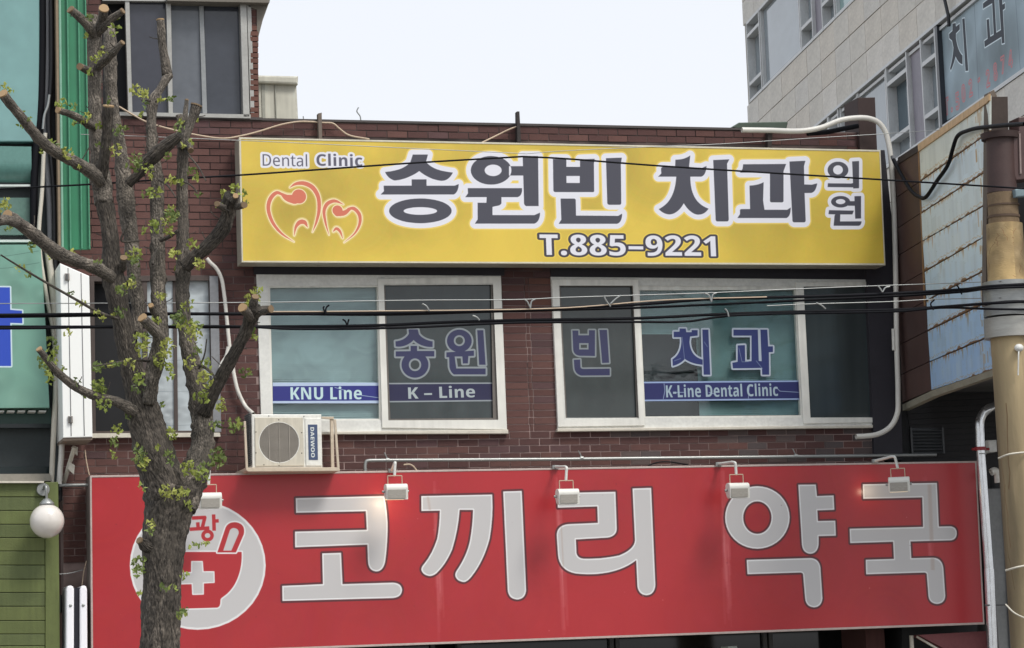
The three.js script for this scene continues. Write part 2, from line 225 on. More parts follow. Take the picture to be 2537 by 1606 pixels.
// films: print on the glass, with a mask that leaves the rest of the pane clear
function film(parent, pts, z, width, draw) {
  const pr = print(FAC, pts, z, width, '#000'); draw(pr, true); const mask = pr.done(); mask.colorSpace = THREE.NoColorSpace;
  const pc = print(FAC, pts, z, width, '#2c3368'); draw(pc, false);
  return mesh('lettering', prism(FAC, pts, z - .002, z, { unit: true }), std('#ffffff', { map: pc.done(), alphaMap: mask, transparent: true, roughness: .5 }), parent);
}
{ // left window of the pair
  const w = win('white framed sliding window with a teal and a dark pane, left of the brick pier');
  frame(w, 'frame', W1, q(I, 300, 140, 1960, 130, 1995, 1120, 325, 1125), -.14, .02);
  const lp = q(I, 316, 152, 1098, 148, 1116, 1110, 338, 1112);
  frame(w, 'sash', q(I, 262, 92, 1118, 92, 1145, 1168, 290, 1170), lp, -.05, .006, MT.whiteStreak);
  frame(w, 'sash', q(I, 1102, 90, 1996, 72, 2040, 1186, 1134, 1174), q(I, 1143, 124, 1942, 122, 1980, 1118, 1176, 1122), -.03, .036, MT.whiteStreak);
  const rp = q(I, 1143, 124, 1942, 122, 1980, 1118, 1176, 1122);
  frame(w, 'screen_frame', rp, q(I, 1152, 130, 1926, 128, 1942, 1104, 1190, 1112), -.028, .014, dirty('#6f6a66'));
  mesh('pane', prism(FAC, lp, -.03, -.026), glass, w);
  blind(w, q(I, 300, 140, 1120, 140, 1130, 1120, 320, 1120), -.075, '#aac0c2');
  mesh('backing', prism(FAC, q(I, 290, 130, 1990, 130, 2000, 1125, 310, 1125), -.2, -.19), std('#1d2426'), w);
  film(w, q(I, 339, 845, 1109, 845, 1113, 995, 339, 995), -.0215, 768, (pr, mask) => {
    const { ctx } = pr; if (mask) { ctx.fillStyle = '#fff'; ctx.fillRect(0, 0, 2000, 2000); return; }
    ctx.fillStyle = '#aebfd8'; ctx.fillRect(0, 0, 2000, 2000); band(pr, I, 'M 300 866 L 1140 862 L 1140 980 L 300 984 Z', '#262a78', '#aebfd8');
    pr.text(I, 'KNU Line', 458, 967, 992, 965, 88, ...bold('#b9d3d6')); ctx.strokeStyle = 'rgba(185,211,214,.7)'; ctx.lineWidth = 1.6 * pr.k; ctx.stroke(pr.path(I, 'M 985 938 L 1112 955')); ctx.stroke(pr.path(I, 'M 790 880 L 860 900'));
  });
  const pr = print(FAC, rp, -.012, 768, '#3c4344'); blotch(pr.ctx, pr.cv.width, pr.cv.height, 60, 'rgba(92,104,104,.10)', 60, 200, 1.6);
  dressed(pr, I, ['M 1325 458 L 1392 458 L 1400 492 C 1420 520 1460 540 1500 545 L 1500 585 C 1450 590 1395 570 1362 535 C 1330 570 1280 590 1232 582 L 1230 545 C 1280 540 1310 520 1328 490 Z', 'M 1340 578 L 1387 578 L 1387 615 L 1512 615 L 1512 655 L 1232 655 L 1232 618 L 1340 616 Z', 'M 1372 650 E 1372 715 98 94 M 1372 715 E 1372 715 45 46'], BLUE, '#878e93', 9 * pr.k);
  dressed(pr, I, ['M 1690 540 E 1694 542 90 82 E 1694 540 40 40', 'M 1600 625 L 1800 612 L 1800 650 L 1760 652 L 1756 705 L 1720 706 L 1716 655 L 1660 655 L 1672 742 L 1885 742 L 1885 785 L 1655 785 Q 1630 770 1622 730 L 1620 660 L 1600 660 Z', 'M 1824 464 L 1868 464 L 1885 715 L 1838 715 Z'], BLUE, '#878e93', 9 * pr.k);
  band(pr, I, 'M 1100 852 L 2000 848 L 2000 974 L 1100 984 Z', '#2b2a48', '#8f969c');
  pr.text(I, 'K – Line', 1312, 962, 1816, 950, 82, ...bold('#a6b0b2'));
  mesh('pane', prism(FAC, rp, -.02, -.012, { unit: true }), std('#ffffff', { map: pr.done(), roughness: .12 }), w);
  mesh('sill', prism(FAC, q(I, 320, 1205, 2050, 1186, 2052, 1216, 320, 1222), -.1, .06, { bevel: .006 }), MT.cream, w);
}
{ // right window of the pair
  const w = win('long white framed window with a dark pane on either side, right of the brick pier');
  frame(w, 'frame', W2, q(J, 215, 118, 2168, 128, 2213, 962, 258, 965), -.14, .02);
  const ap = q(J, 217, 120, 690, 120, 728, 970, 248, 980), bp = q(J, 727, 150, 1716, 146, 1756, 948, 764, 956), cp = q(J, 1768, 126, 2187, 124, 2215, 962, 1812, 964);
  frame(w, 'sash', q(J, 172, 82, 722, 82, 762, 1012, 212, 1020), ap, -.03, .036, MT.whiteStreak);
  frame(w, 'sash', q(J, 700, 92, 1760, 92, 1800, 1004, 740, 1012), bp, -.05, .006, MT.whiteStreak);
  frame(w, 'sash', q(J, 1720, 100, 2190, 98, 2218, 992, 1770, 1000), cp, -.03, .032, MT.whiteStreak);
  frame(w, 'screen_frame', ap, q(J, 224, 126, 684, 126, 714, 960, 266, 968), -.028, .014, dirty('#6f6a66'));
  const pr = print(FAC, ap, -.012, 512, '#3e4443'); blotch(pr.ctx, pr.cv.width, pr.cv.height, 40, 'rgba(80,90,90,.10)', 60, 160, 1.6);
  dressed(pr, J, ['M 303 408 L 340 408 L 341 438 L 408 438 L 408 406 L 446 406 L 446 570 L 348 568 Q 312 562 308 530 Z M 346 488 L 405 488 L 405 528 L 346 528 Z', 'M 474 404 L 522 404 L 536 612 L 492 614 Z', 'M 312 594 L 352 592 L 354 640 Q 358 652 374 652 L 540 650 L 540 692 L 360 694 Q 318 684 315 640 Z'], BLUE, '#7f868a', 8 * pr.k);
  mesh('pane', prism(FAC, ap, -.02, -.012, { unit: true }), std('#ffffff', { map: pr.done(), roughness: .12 }), w);
  mesh('pane', prism(FAC, bp, -.03, -.026), glass, w);
  mesh('pane', prism(FAC, cp, -.02, -.012, { unit: true }), std('#3a4245', { map: rep(streaky, .4), roughness: .12 }), w);
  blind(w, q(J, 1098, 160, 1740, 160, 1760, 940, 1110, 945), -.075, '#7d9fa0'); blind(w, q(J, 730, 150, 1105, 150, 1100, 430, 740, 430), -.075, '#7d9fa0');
  mesh('backing', prism(FAC, q(J, 215, 125, 2150, 125, 2206, 960, 255, 960), -.2, -.19), std('#1b2326'), w);
  film(w, q(J, 728, 152, 1715, 150, 1753, 945, 766, 952), -.0215, 1024, (p, mask) => {
    const { ctx } = p, W = mask ? '#fff' : EDGE, Bf = mask ? '#d8d8d8'   : '#2a356e', gl = ['M 984 395 L 1022 395 L 1026 418 L 1060 418 L 1060 405 L 1098 405 L 1098 440 L 1050 446 L 1046 480 Q 1052 560 1110 585 L 1130 592 L 1130 625 Q 1060 620 1017 588 Q 985 622 940 632 L 938 590 Q 990 560 995 480 L 994 450 L 946 450 L 946 415 L 982 415 Z', 'M 1128 402 L 1166 402 L 1178 688 L 1136 688 Z', 'M 1325 402 L 1480 402 L 1486 600 L 1546 608 L 1546 645 L 1500 645 L 1322 648 L 1318 612 L 1352 606 L 1352 502 L 1398 500 L 1400 604 L 1440 602 L 1440 440 L 1325 440 Z', 'M 1496 402 L 1540 402 L 1546 508 L 1576 508 L 1576 544 L 1550 546 L 1552 688 L 1508 688 Z'];
    dressed(p, J, gl, Bf, W, 9 * p.k);
    if (!mask) { ctx.strokeStyle = 'rgba(170,185,200,.55)'; ctx.lineWidth = 1.5 * p.k; for (const s of ['M 1000 450 L 1015 590', 'M 950 600 L 990 585', 'M 1360 520 L 1380 606 L 1420 606', 'M 1470 600 L 1510 650', 'M 1140 480 L 1160 510']) ctx.stroke(p.path(J, s)); }
    const bd = p.path(J, 'M 700 738 L 1790 728 L 1790 842 L 700 852 Z'); ctx.fillStyle = mask ? '#f0f0f0' : '#22275f'; ctx.fill(bd); ctx.strokeStyle = mask ? '#fff' : '#8fa3c8'; ctx.lineWidth = 4 * p.k; ctx.stroke(bd);
    if (!mask) { p.text(J, 'K-Line Dental Clinic', 892, 832, 1612, 822, 76, ...bold('#9fb2bd')); ctx.strokeStyle = 'rgba(160,178,200,.8)'; ctx.lineWidth = 1.8 * p.k; for (const s of ['M 885 745 L 890 790 L 880 840', 'M 1600 770 L 1620 792 L 1745 800', 'M 950 800 L 1010 800', 'M 1170 800 L 1210 812', 'M 1425 760 L 1420 838']) ctx.stroke(p.path(J, s)); }
  });
  mesh('sill', prism(FAC, q(J, 208, 1030, 2212, 1008, 2212, 1026, 208, 1050), -.1, .06, { bevel: .006 }), MT.cream, w);
  mesh('knob', new THREE.SphereGeometry(.012, 10, 8).applyMatrix4(new THREE.Matrix4().makeTranslation(...at(...J(2205, 460), .03))), MT.grey, w);
}
{ // window behind the tree
  const w = win('brown framed window behind the tree, one half open and dark, the other covered with pale film');
  frame(w, 'frame', W3, [[232, 696], [518, 694], [526, 1068], [236, 1070]], -.14, .01, dirty('#4c423f'));
  mesh('opening', prism(FAC, [[232, 696], [336, 696], [340, 1070], [236, 1070]], -.2, -.16), std('#111216'), w);
  const rp = [[338, 694], [519, 694], [527, 1068], [343, 1070]], pr = print(FAC, rp, -.05, 384, '#b2babd'); blotch(pr.ctx, pr.cv.width, pr.cv.height, 50, 'rgba(225,232,236,.30)', 20, 110, .6); blotch(pr.ctx, pr.cv.width, pr.cv.height, 30, 'rgba(90,105,115,.22)', 20, 90, .5);
  pr.ctx.strokeStyle = 'rgba(60,70,78,.6)'; pr.ctx.lineWidth = 1.2; for (const y of [752, 890, 968, 1052]) pr.ctx.stroke(pr.path(X, `M 338 ${y} L 430 ${y + 3} L 530 ${y - 2}`));
  mesh('pane', prism(FAC, rp, -.06, -.05, { unit: true }), std('#ffffff', { map: pr.done(), roughness: .15, bumpMap: rep(grain, .6), bumpScale: .004 }), w);
  for (const [x, d, z] of [[352, 12, 0], [428, 9, -.03]]) mesh('mullion', prism(FAC, [[x, 694], [x + d, 694], [x + d + 4, 1070], [x + 4, 1070]], -.05 - d / 1000, z), dirty('#4c423f'), w);
  mesh('jamb', prism(FAC, [[519, 684], [540, 684], [548, 1070], [527, 1070]], -.06, .025), MT.grey, w);
  mesh('sill', prism(FAC, [[222, 1074], [545, 1072], [546, 1082], [223, 1085]], -.1, .07), MT.cream, w);
}
{ // upper window
  const w = win('upper sliding window with grey panes in an aluminium frame under the eave');
  const al = dirty('#a9a9a6', { roughness: .4, metalness: .3 }), pane = (c, r = .1) => std(c, { roughness: r, map: rep(grime, .5) });
  mesh('frame', merge([prism(FAC, q(A, 690, -120, 1690, -120, 1690, 14, 690, 4), -.1, .03), prism(FAC, q(A, 1618, 14, 1662, 14, 1684, 790, 1640, 790), -.1, .03, { bevel: .004 }), prism(FAC, q(A, 1665, 14, 1692, 14, 1716, 790, 1690, 790), -.1, .015), prism(FAC, q(A, 690, 752, 1690, 772, 1690, 798, 690, 776), -.1, .03)]), al, w);
  mesh('sash', merge([prism(FAC, q(A, 842, 5, 872, 5, 893, 765, 864, 765), -.05, .02, { bevel: .004 }), prism(FAC, q(A, 1120, 10, 1152, 10, 1166, 770, 1136, 770), -.05, .02, { bevel: .004 })]), al, w);
  mesh('sash', prism(FAC, q(A, 1343, 40, 1372, 40, 1396, 765, 1366, 765), -.06, -.03), dirty('#8e9295', { roughness: .4 }), w);
  mesh('opening', prism(FAC, q(A, 680, -120, 850, -120, 870, 760, 690, 760), -.2, -.16), std('#121419'), w);
  mesh('pane', prism(FAC, q(A, 868, -120, 1124, -120, 1140, 764, 888, 760), -.045, -.035), pane('#3d3f49'), w);
  mesh('pane', prism(FAC, q(A, 1148, -120, 1352, -120, 1376, 768, 1164, 764), -.07, -.06), pane('#62676f'), w);
  mesh('pane', prism(FAC, q(A, 1372, -120, 1624, -120, 1646, 772, 1392, 766), -.07, -.06), pane('#3f434c'), w);
}
place(clinic);

// ================================================================= yellow dental sign
{
  const o = thing('dental_sign', 'long yellow signboard with dark lettering and tooth emblem above the first floor windows', 'sign');
  const Q = [[592, 340.4], [2181.8, 371.8], [2194.3, 657.5], [598.7, 650.3]], z = .34;
  const face = q(G, 47, 70, 0, 0).slice(0, 1).concat([[2179.5, 375], [2191.5, 653.5], G(62, 960)]);
  const pr = print(FAC, face, z, 2048, '#e0c24c'), { ctx, k } = pr, DK = '#44444f', WH = '#dcdce4';
  blotch(ctx, 2048, pr.cv.height, 60, 'rgba(228,200,80,.10)', 60, 260); blotch(ctx, 2048, pr.cv.height, 40, 'rgba(170,140,50,.05)', 40, 200);
  const big = [[G, ['M 1300 185 L 1410 185 L 1396 238 C 1440 290 1500 305 1592 316 C 1570 360 1540 378 1505 376 C 1450 370 1395 345 1347 305 C 1300 340 1230 370 1165 374 C 1125 360 1108 335 1098 312 C 1180 305 1245 285 1283 240 Z', 'M 1292 366 L 1400 366 L 1400 412 L 1606 412 L 1634 400 C 1635 430 1620 470 1596 476 L 1066 476 L 1090 452 L 1088 412 L 1292 412 Z', 'E 1355 595 228 90 E 1355 596 122 28', 'E 1870 300 148 104 E 1885 300 62 42 M 2000 270 L 2110 270 L 2110 338 L 2000 338 Z', 'M 1700 430 L 2095 430 C 2098 465 2085 490 2062 495 L 1945 495 L 1945 540 Q 1940 556 1905 560 L 1880 566 L 1880 626 L 2186 626 L 2226 608 C 2226 650 2212 680 2184 688 L 1752 688 L 1772 658 L 1772 536 L 1836 536 L 1838 495 L 1682 495 L 1702 468 Z', 'M 2100 196 L 2212 196 L 2216 560 L 2126 560 Q 2112 556 2110 540 Z']],
    [Hc, ['M -28 208 L 65 208 L 65 262 L 160 262 L 160 210 L 262 206 L 256 240 L 258 430 Q 256 437 248 437 L -14 437 Q -24 434 -25 425 Z M 65 325 L 158 325 L 158 374 L 66 374 Z', 'M 340 202 L 450 198 L 443 240 L 446 512 Q 445 524 434 525 L 362 525 Q 350 523 349 512 Z', 'M 25 482 L 120 482 Q 130 484 130 494 L 132 600 L 425 602 L 452 586 C 452 625 440 650 416 657 L 12 657 L 30 628 Z', 'M 822 212 C 860 212 895 205 925 182 L 916 262 L 1000 272 L 1038 256 C 1035 300 1022 325 1000 330 L 925 330 C 925 440 960 520 1052 552 C 1030 585 1000 598 965 592 C 930 580 900 550 880 514 C 855 560 820 590 780 592 C 750 590 725 575 706 555 C 780 520 820 450 828 330 L 702 330 L 724 308 L 722 276 Q 724 262 740 262 L 820 262 Z', 'M 1084 215 L 1196 210 L 1180 240 L 1192 628 Q 1190 640 1178 641 L 1112 641 Q 1102 638 1101 628 Z', 'M 1292 244 L 1590 242 L 1572 292 L 1572 498 Q 1570 508 1560 508 L 1486 508 Q 1478 506 1478 496 L 1478 302 L 1270 302 L 1288 276 Z', 'M 1336 392 C 1370 392 1405 384 1434 368 L 1430 495 L 1440 560 L 1598 560 L 1622 544 C 1622 585 1612 610 1592 617 L 1252 617 L 1270 590 L 1270 562 Q 1272 555 1282 555 L 1340 555 Z', 'M 1613 225 L 1724 220 L 1714 256 L 1716 384 L 1768 386 L 1806 376 C 1800 415 1786 438 1764 443 L 1718 443 L 1726 634 Q 1724 646 1714 647 L 1646 647 Q 1635 645 1634 634 Z']],
    [Hc, ['E 1950 284 72 58 E 1950 283 34 32', 'M 1880 376 L 2040 378 L 2062 372 L 2058 404 L 1878 402 Z', 'M 2048 224 L 2096 221 L 2096 410 L 2056 412 Z', 'E 1968 504 66 40 E 1968 503 33 18', 'M 2020 500 L 2070 500 L 2070 532 L 2020 532 Z', 'M 1888 562 L 2060 566 L 2050 592 L 1966 592 L 1964 640 L 2114 640 C 2112 660 2104 670 2090 671 L 1920 671 L 1926 600 L 1932 592 L 1884 590 Z', 'M 2064 466 L 2110 464 L 2110 620 L 2070 622 Z']]];
  const all = big.flatMap(([f, a]) => a.map((s) => pr.path(f, s)));
  ctx.strokeStyle = 'rgba(232,205,110,.8)'; ctx.lineWidth = 32 * k; all.forEach((p, i) => { if (i < 14) ctx.stroke(p); });
  ctx.strokeStyle = WH; all.forEach((p, i) => { ctx.lineWidth = (i < 14 ? 25 : 19) * k; ctx.stroke(p); }); ctx.fillStyle = WH; all.forEach((p) => ctx.fill(p));
  ctx.fillStyle = DK; all.forEach((p) => ctx.fill(p, 'evenodd'));
  // phone number, white with a dark outline
  for (const [st, w] of [['#e3c64e', 19], ['#3a3640', 13]]) pr.text(G, 'T.885–9221', 2222, 916, 3546, 925, 148, 'bold SZ sans-serif', (c, s, r) => { c.strokeStyle = st; c.lineWidth = w * k * r; c.strokeText(s, 0, 0); });
  pr.text(G, 'T.885–9221', 2222, 916, 3546, 925, 148, ...bold(WH));
  for (const [str, a, b, font] of [['Dental', 196, 542, 'SZ sans-serif'], ['Clinic', 592, 938, 'bold SZ sans-serif']]) { pr.text(G, str, a, 266, b, 272, 84, font, (c, s, r) => { c.strokeStyle = WH; c.lineWidth = 11 * k * r; c.strokeText(s, 0, 0); }); pr.text(G, str, a, 266, b, 272, 84, ...bold('#565463', font)); }
  // twin tooth emblem: strokes of changing width
  const st = [[350, 475, 16, 310, 463, 24, 268, 500, 28, 248, 570, 27, 275, 670, 23, 340, 755, 16, 435, 820, 3], [340, 468, 12, 385, 500, 44, 440, 512, 64], [405, 425, 4, 450, 398, 20, 510, 395, 30, 570, 425, 32, 610, 490, 29, 618, 580, 25, 600, 670, 17, 570, 750, 3], [437, 775, 3, 450, 710, 18, 480, 677, 30, 510, 677, 28, 535, 715, 3], [690, 770, 3, 665, 680, 15, 655, 590, 23, 680, 542, 26, 730, 523, 22, 795, 548, 3], [750, 612, 44, 800, 610, 34, 840, 582, 20], [830, 580, 14, 870, 578, 24, 910, 620, 25, 915, 680, 20, 880, 755, 12, 800, 825, 3], [720, 745, 4, 745, 724, 18, 770, 745, 16, 790, 795, 3]];
  const dots = []; for (const s of st) { const c = new THREE.CatmullRomCurve3(Array.from({ length: s.length / 3 }, (_, i) => V(s[3 * i], s[3 * i + 1], s[3 * i + 2]))); for (const p of c.getPoints(90)) dots.push(p); }
  dots.push(V(472, 490, 102), V(752, 592, 74));
  for (const [col, add] of [['rgba(226,205,140,.10)', 34], ['rgba(236,222,180,1)', 13], ['#cc7058', 0]]) { ctx.fillStyle = col; for (const p of dots) { const [x, y] = pr.T(G(p.x, p.y)); ctx.beginPath(); ctx.arc(x, y, (p.z + add) / 2 / 2.937 * k, 0, 7); ctx.fill(); } }
  mesh('face', prism(FAC, face, z - .01, z, { unit: true }), std('#ffffff', { map: pr.done(), roughness: .38 }), o);
  mesh('frame', prism(FAC, Q, z - .03, z + .004, { holes: [face], bevel: .003 }), dirty('#cfc9b4', { roughness: .45 }), o);
  mesh('housing', prism(FAC, Q, .06, z - .03), dirty('#a7a396', { roughness: .5 }), o);
  for (const [p, c] of [[[[788, 281], [797, 279], [798, 345], [790, 345]], '#6d625a'], [[[1281, 276], [1287, 276], [1291, 352], [1282, 352]], '#2e2929'], [[[1904, 318], [1915, 318], [1912, 368], [1902, 368]], '#2e2624']]) mesh('bracket', prism(FAC, p, .02, .09), dirty(c), o);
  place(o);
}

// ================================================================= red pharmacy sign
{
  const o = thing('pharmacy_sign', 'big red signboard with white lettering and a round mortar emblem over the shopfront', 'sign');
  const Q = [[222.4, 1178.6], [2419.9, 1142.3], [2440, 1547.5], [226, 1628]], face = [[226, 1182.5], [2416.5, 1146], [2436.5, 1543], [229.6, 1623]], z = .42;
  const pr = print(FAC, face, z, 2048, '#ab2a30'), { ctx, k, cv } = pr, DK = '#57282d', EG = '#dcdcdc', FC = '#bcbaba';
  blotch(ctx, 2048, cv.height, 30, 'rgba(196,84,88,.05)', 60, 260); blotch(ctx, 2048, cv.height, 30, 'rgba(130,40,48,.05)', 50, 220);
  ctx.filter = 'none';
  // faded runs where water has come down
  for (const [f, a, b, w, al] of [[L, [215, 180], [250, 1310], 26, .5], [L, [1020, 180], [1075, 1300], 24, .5], [L, [2110, 170], [2160, 1270], 30, .6], [M, [1700, 170], [1780, 1280], 28, .35]]) { for (let i = 0; i < 26; i++) { const [x0, y0] = pr.T(f(...a)), [x1, y1] = pr.T(f(...b)), d = (rnd() + rnd() - 1) * w * k * .4, t0 = rnd() * .6, t1 = t0 + rr(.2, .5); ctx.strokeStyle = `rgba(220,160,160,${.12 * al})`; ctx.lineWidth = rr(2, 9); ctx.beginPath(); ctx.moveTo(x0 + (x1 - x0) * t0 + d, y0 + (y1 - y0) * t0); ctx.lineTo(x0 + (x1 - x0) * Math.min(1, t1) + d, y0 + (y1 - y0) * Math.min(1, t1)); ctx.stroke(); } }
  const GL = [[K, ['M 1425 280 L 2012 266 Q 2036 380 2034 500 Q 2030 620 2018 700 Q 2005 766 1958 766 Q 1908 762 1904 700 L 1900 588 L 1421 606 L 1420 502 L 1896 490 L 1890 366 L 1427 377 Z', 'M 1600 646 L 1725 642 L 1735 850 L 2068 840 Q 2128 842 2130 890 Q 2126 938 2070 942 L 1337 962 L 1335 862 L 1605 850 Z']],
    [L, ['M 117 346 L 587 336 Q 596 480 570 630 Q 530 780 450 880 Q 420 920 392 916 Q 348 908 342 872 Q 342 854 352 840 Q 420 740 440 640 Q 458 540 460 438 L 371 438 Q 362 570 322 700 Q 280 800 218 858 Q 190 880 165 876 Q 122 866 117 832 Q 120 812 136 796 Q 190 730 222 630 Q 238 550 240 443 L 118 445 Z', 'M 660 316 L 783 312 L 812 968 Q 808 1030 752 1032 Q 696 1028 690 970 Z', 'M 1020 326 L 1404 318 L 1413 562 Q 1412 612 1352 622 L 1142 634 L 1146 724 Q 1154 764 1206 762 Q 1320 764 1430 740 Q 1530 700 1534 640 L 1518 296 L 1641 292 L 1669 936 Q 1664 1002 1610 1004 Q 1556 1000 1550 940 L 1542 772 Q 1440 850 1290 862 Q 1200 868 1140 860 Q 1034 840 1024 740 L 1015 610 Q 1014 542 1088 533 L 1288 524 L 1284 415 L 1022 424 Z']],
    [M, ['E 508 525 230 223 E 508 526 101 116', 'M 800 292 L 925 290 L 933 372 L 1052 368 L 1057 470 L 936 474 L 940 550 L 1063 548 L 1068 655 L 945 658 L 945 716 Q 938 782 886 784 Q 832 780 826 720 Z', 'M 432 828 L 884 814 Q 950 816 958 884 L 972 1102 Q 966 1164 910 1166 Q 856 1162 849 1104 L 834 930 Q 830 918 812 918 L 438 930 Z', 'M 1260 288 L 1788 278 L 1802 590 L 1884 588 Q 1930 592 1930 638 Q 1928 684 1886 688 L 1600 696 L 1606 815 L 1764 812 Q 1824 816 1834 884 L 1848 1084 Q 1844 1140 1788 1142 Q 1734 1138 1728 1084 L 1716 928 Q 1712 918 1698 918 L 1284 930 L 1281 826 L 1482 820 L 1476 698 L 1170 708 L 1166 606 L 1690 592 L 1684 382 L 1263 392 Z']]];
  const ps = GL.flatMap(([f, a]) => a.map((s) => pr.path(f, s)));
  for (const [c, w] of [[DK, 5.2], [EG, 3.2]]) { ctx.strokeStyle = c; ctx.lineWidth = w * 1.9 * k; ps.forEach((p, i) => { if (!(c === EG)) ctx.stroke(p); }); if (c === EG) ps.forEach((p) => { ctx.fillStyle = FC; ctx.fill(p, 'evenodd'); ctx.save(); ctx.clip(p, 'evenodd'); ctx.lineWidth = 7 * k; ctx.stroke(p); ctx.restore(); }); }
  // round emblem: bowl, cross, pestle, lettering
  const disc = pr.path(K, 'E 775 726 444 420'); ctx.fillStyle = '#bebcbc'; ctx.fill(disc); ctx.strokeStyle = EG; ctx.lineWidth = 5 * k; ctx.stroke(disc);
  const RD = '#ab2a30', bowl = pr.path(K, 'M 470 637 L 1066 637 C 1072 760 1030 880 940 936 Q 922 946 925 965 Q 925 1000 905 1006 L 640 1014 Q 622 1010 622 966 Q 616 946 600 936 C 520 880 470 770 470 637 Z');
  ctx.strokeStyle = EG; ctx.lineWidth = 7 * k; ctx.stroke(bowl); ctx.fillStyle = RD; ctx.fill(bowl);
  const pes = pr.path(K, 'M 905 640 L 958 480 Q 975 436 1030 440 Q 1094 452 1080 520 L 1028 640 Z'); ctx.stroke(pes); ctx.fill(pes); ctx.fillStyle = '#bebcbc'; ctx.fill(pr.path(K, 'M 944 628 L 988 492 Q 1000 474 1020 478 Q 1052 486 1046 516 L 998 628 Z'));
  const cross = pr.path(K, 'M 735 700 L 805 700 L 810 768 L 882 768 L 884 838 L 812 842 L 812 916 L 742 918 L 738 846 L 664 848 L 664 778 L 734 772 Z'); ctx.fillStyle = '#bebcbc'; ctx.fill(cross); ctx.strokeStyle = EG; ctx.lineWidth = 3 * k; ctx.stroke(cross);
  ctx.strokeStyle = RD; ctx.lineWidth = 8.2 * k; ctx.lineCap = 'butt'; for (const s of ['M 736 412 L 822 408 L 806 472', 'M 775 440 L 778 482', 'M 722 486 L 852 478', 'M 880 388 L 884 496', 'M 884 432 L 914 430', 'E 840 528 30 28']) ctx.stroke(pr.path(K, s));
  // small chips, dust marks and rust runs
  for (let i = 0; i < 60; i++) { ctx.fillStyle = `rgba(${rnd() < .5 ? '225,190,185' : '70,25,28'},${rr(.1, .35)})`; ctx.beginPath(); ctx.arc(rnd() * 2048, rnd() * cv.height, rr(.5, 1.6), 0, 7); ctx.fill(); }
  for (const [f, a, b, w] of [[M, [1735, 290], [1760, 900], 34], [L, [1045, 540], [1060, 840], 14], [L, [160, 350], [175, 440], 20]]) { const [x0, y0] = pr.T(f(...a)), [x1, y1] = pr.T(f(...b)); ctx.save(); const cl = new Path2D(); ps.forEach((p) => cl.addPath(p)); ctx.clip(cl, 'evenodd'); ctx.strokeStyle = 'rgba(150,125,100,.10)'; for (let i = 0; i < 3; i++) { ctx.lineWidth = (w - i * 8) * k / 2.6; ctx.beginPath(); ctx.moveTo(x0, y0); ctx.lineTo(x1, y1); ctx.stroke(); } ctx.restore(); }
  mesh('face', prism(FAC, face, z - .01, z, { unit: true }), std('#ffffff', { map: pr.done(), roughness: .34 }), o);
  mesh('frame', prism(FAC, Q, z - .03, z + .004, { holes: [face], bevel: .003 }), dirty('#b9a9a4', { roughness: .45 }), o);
  mesh('housing', prism(FAC, Q, .06, z - .03), dirty('#8d8580', { roughness: .5 }), o);
  place(o);
}

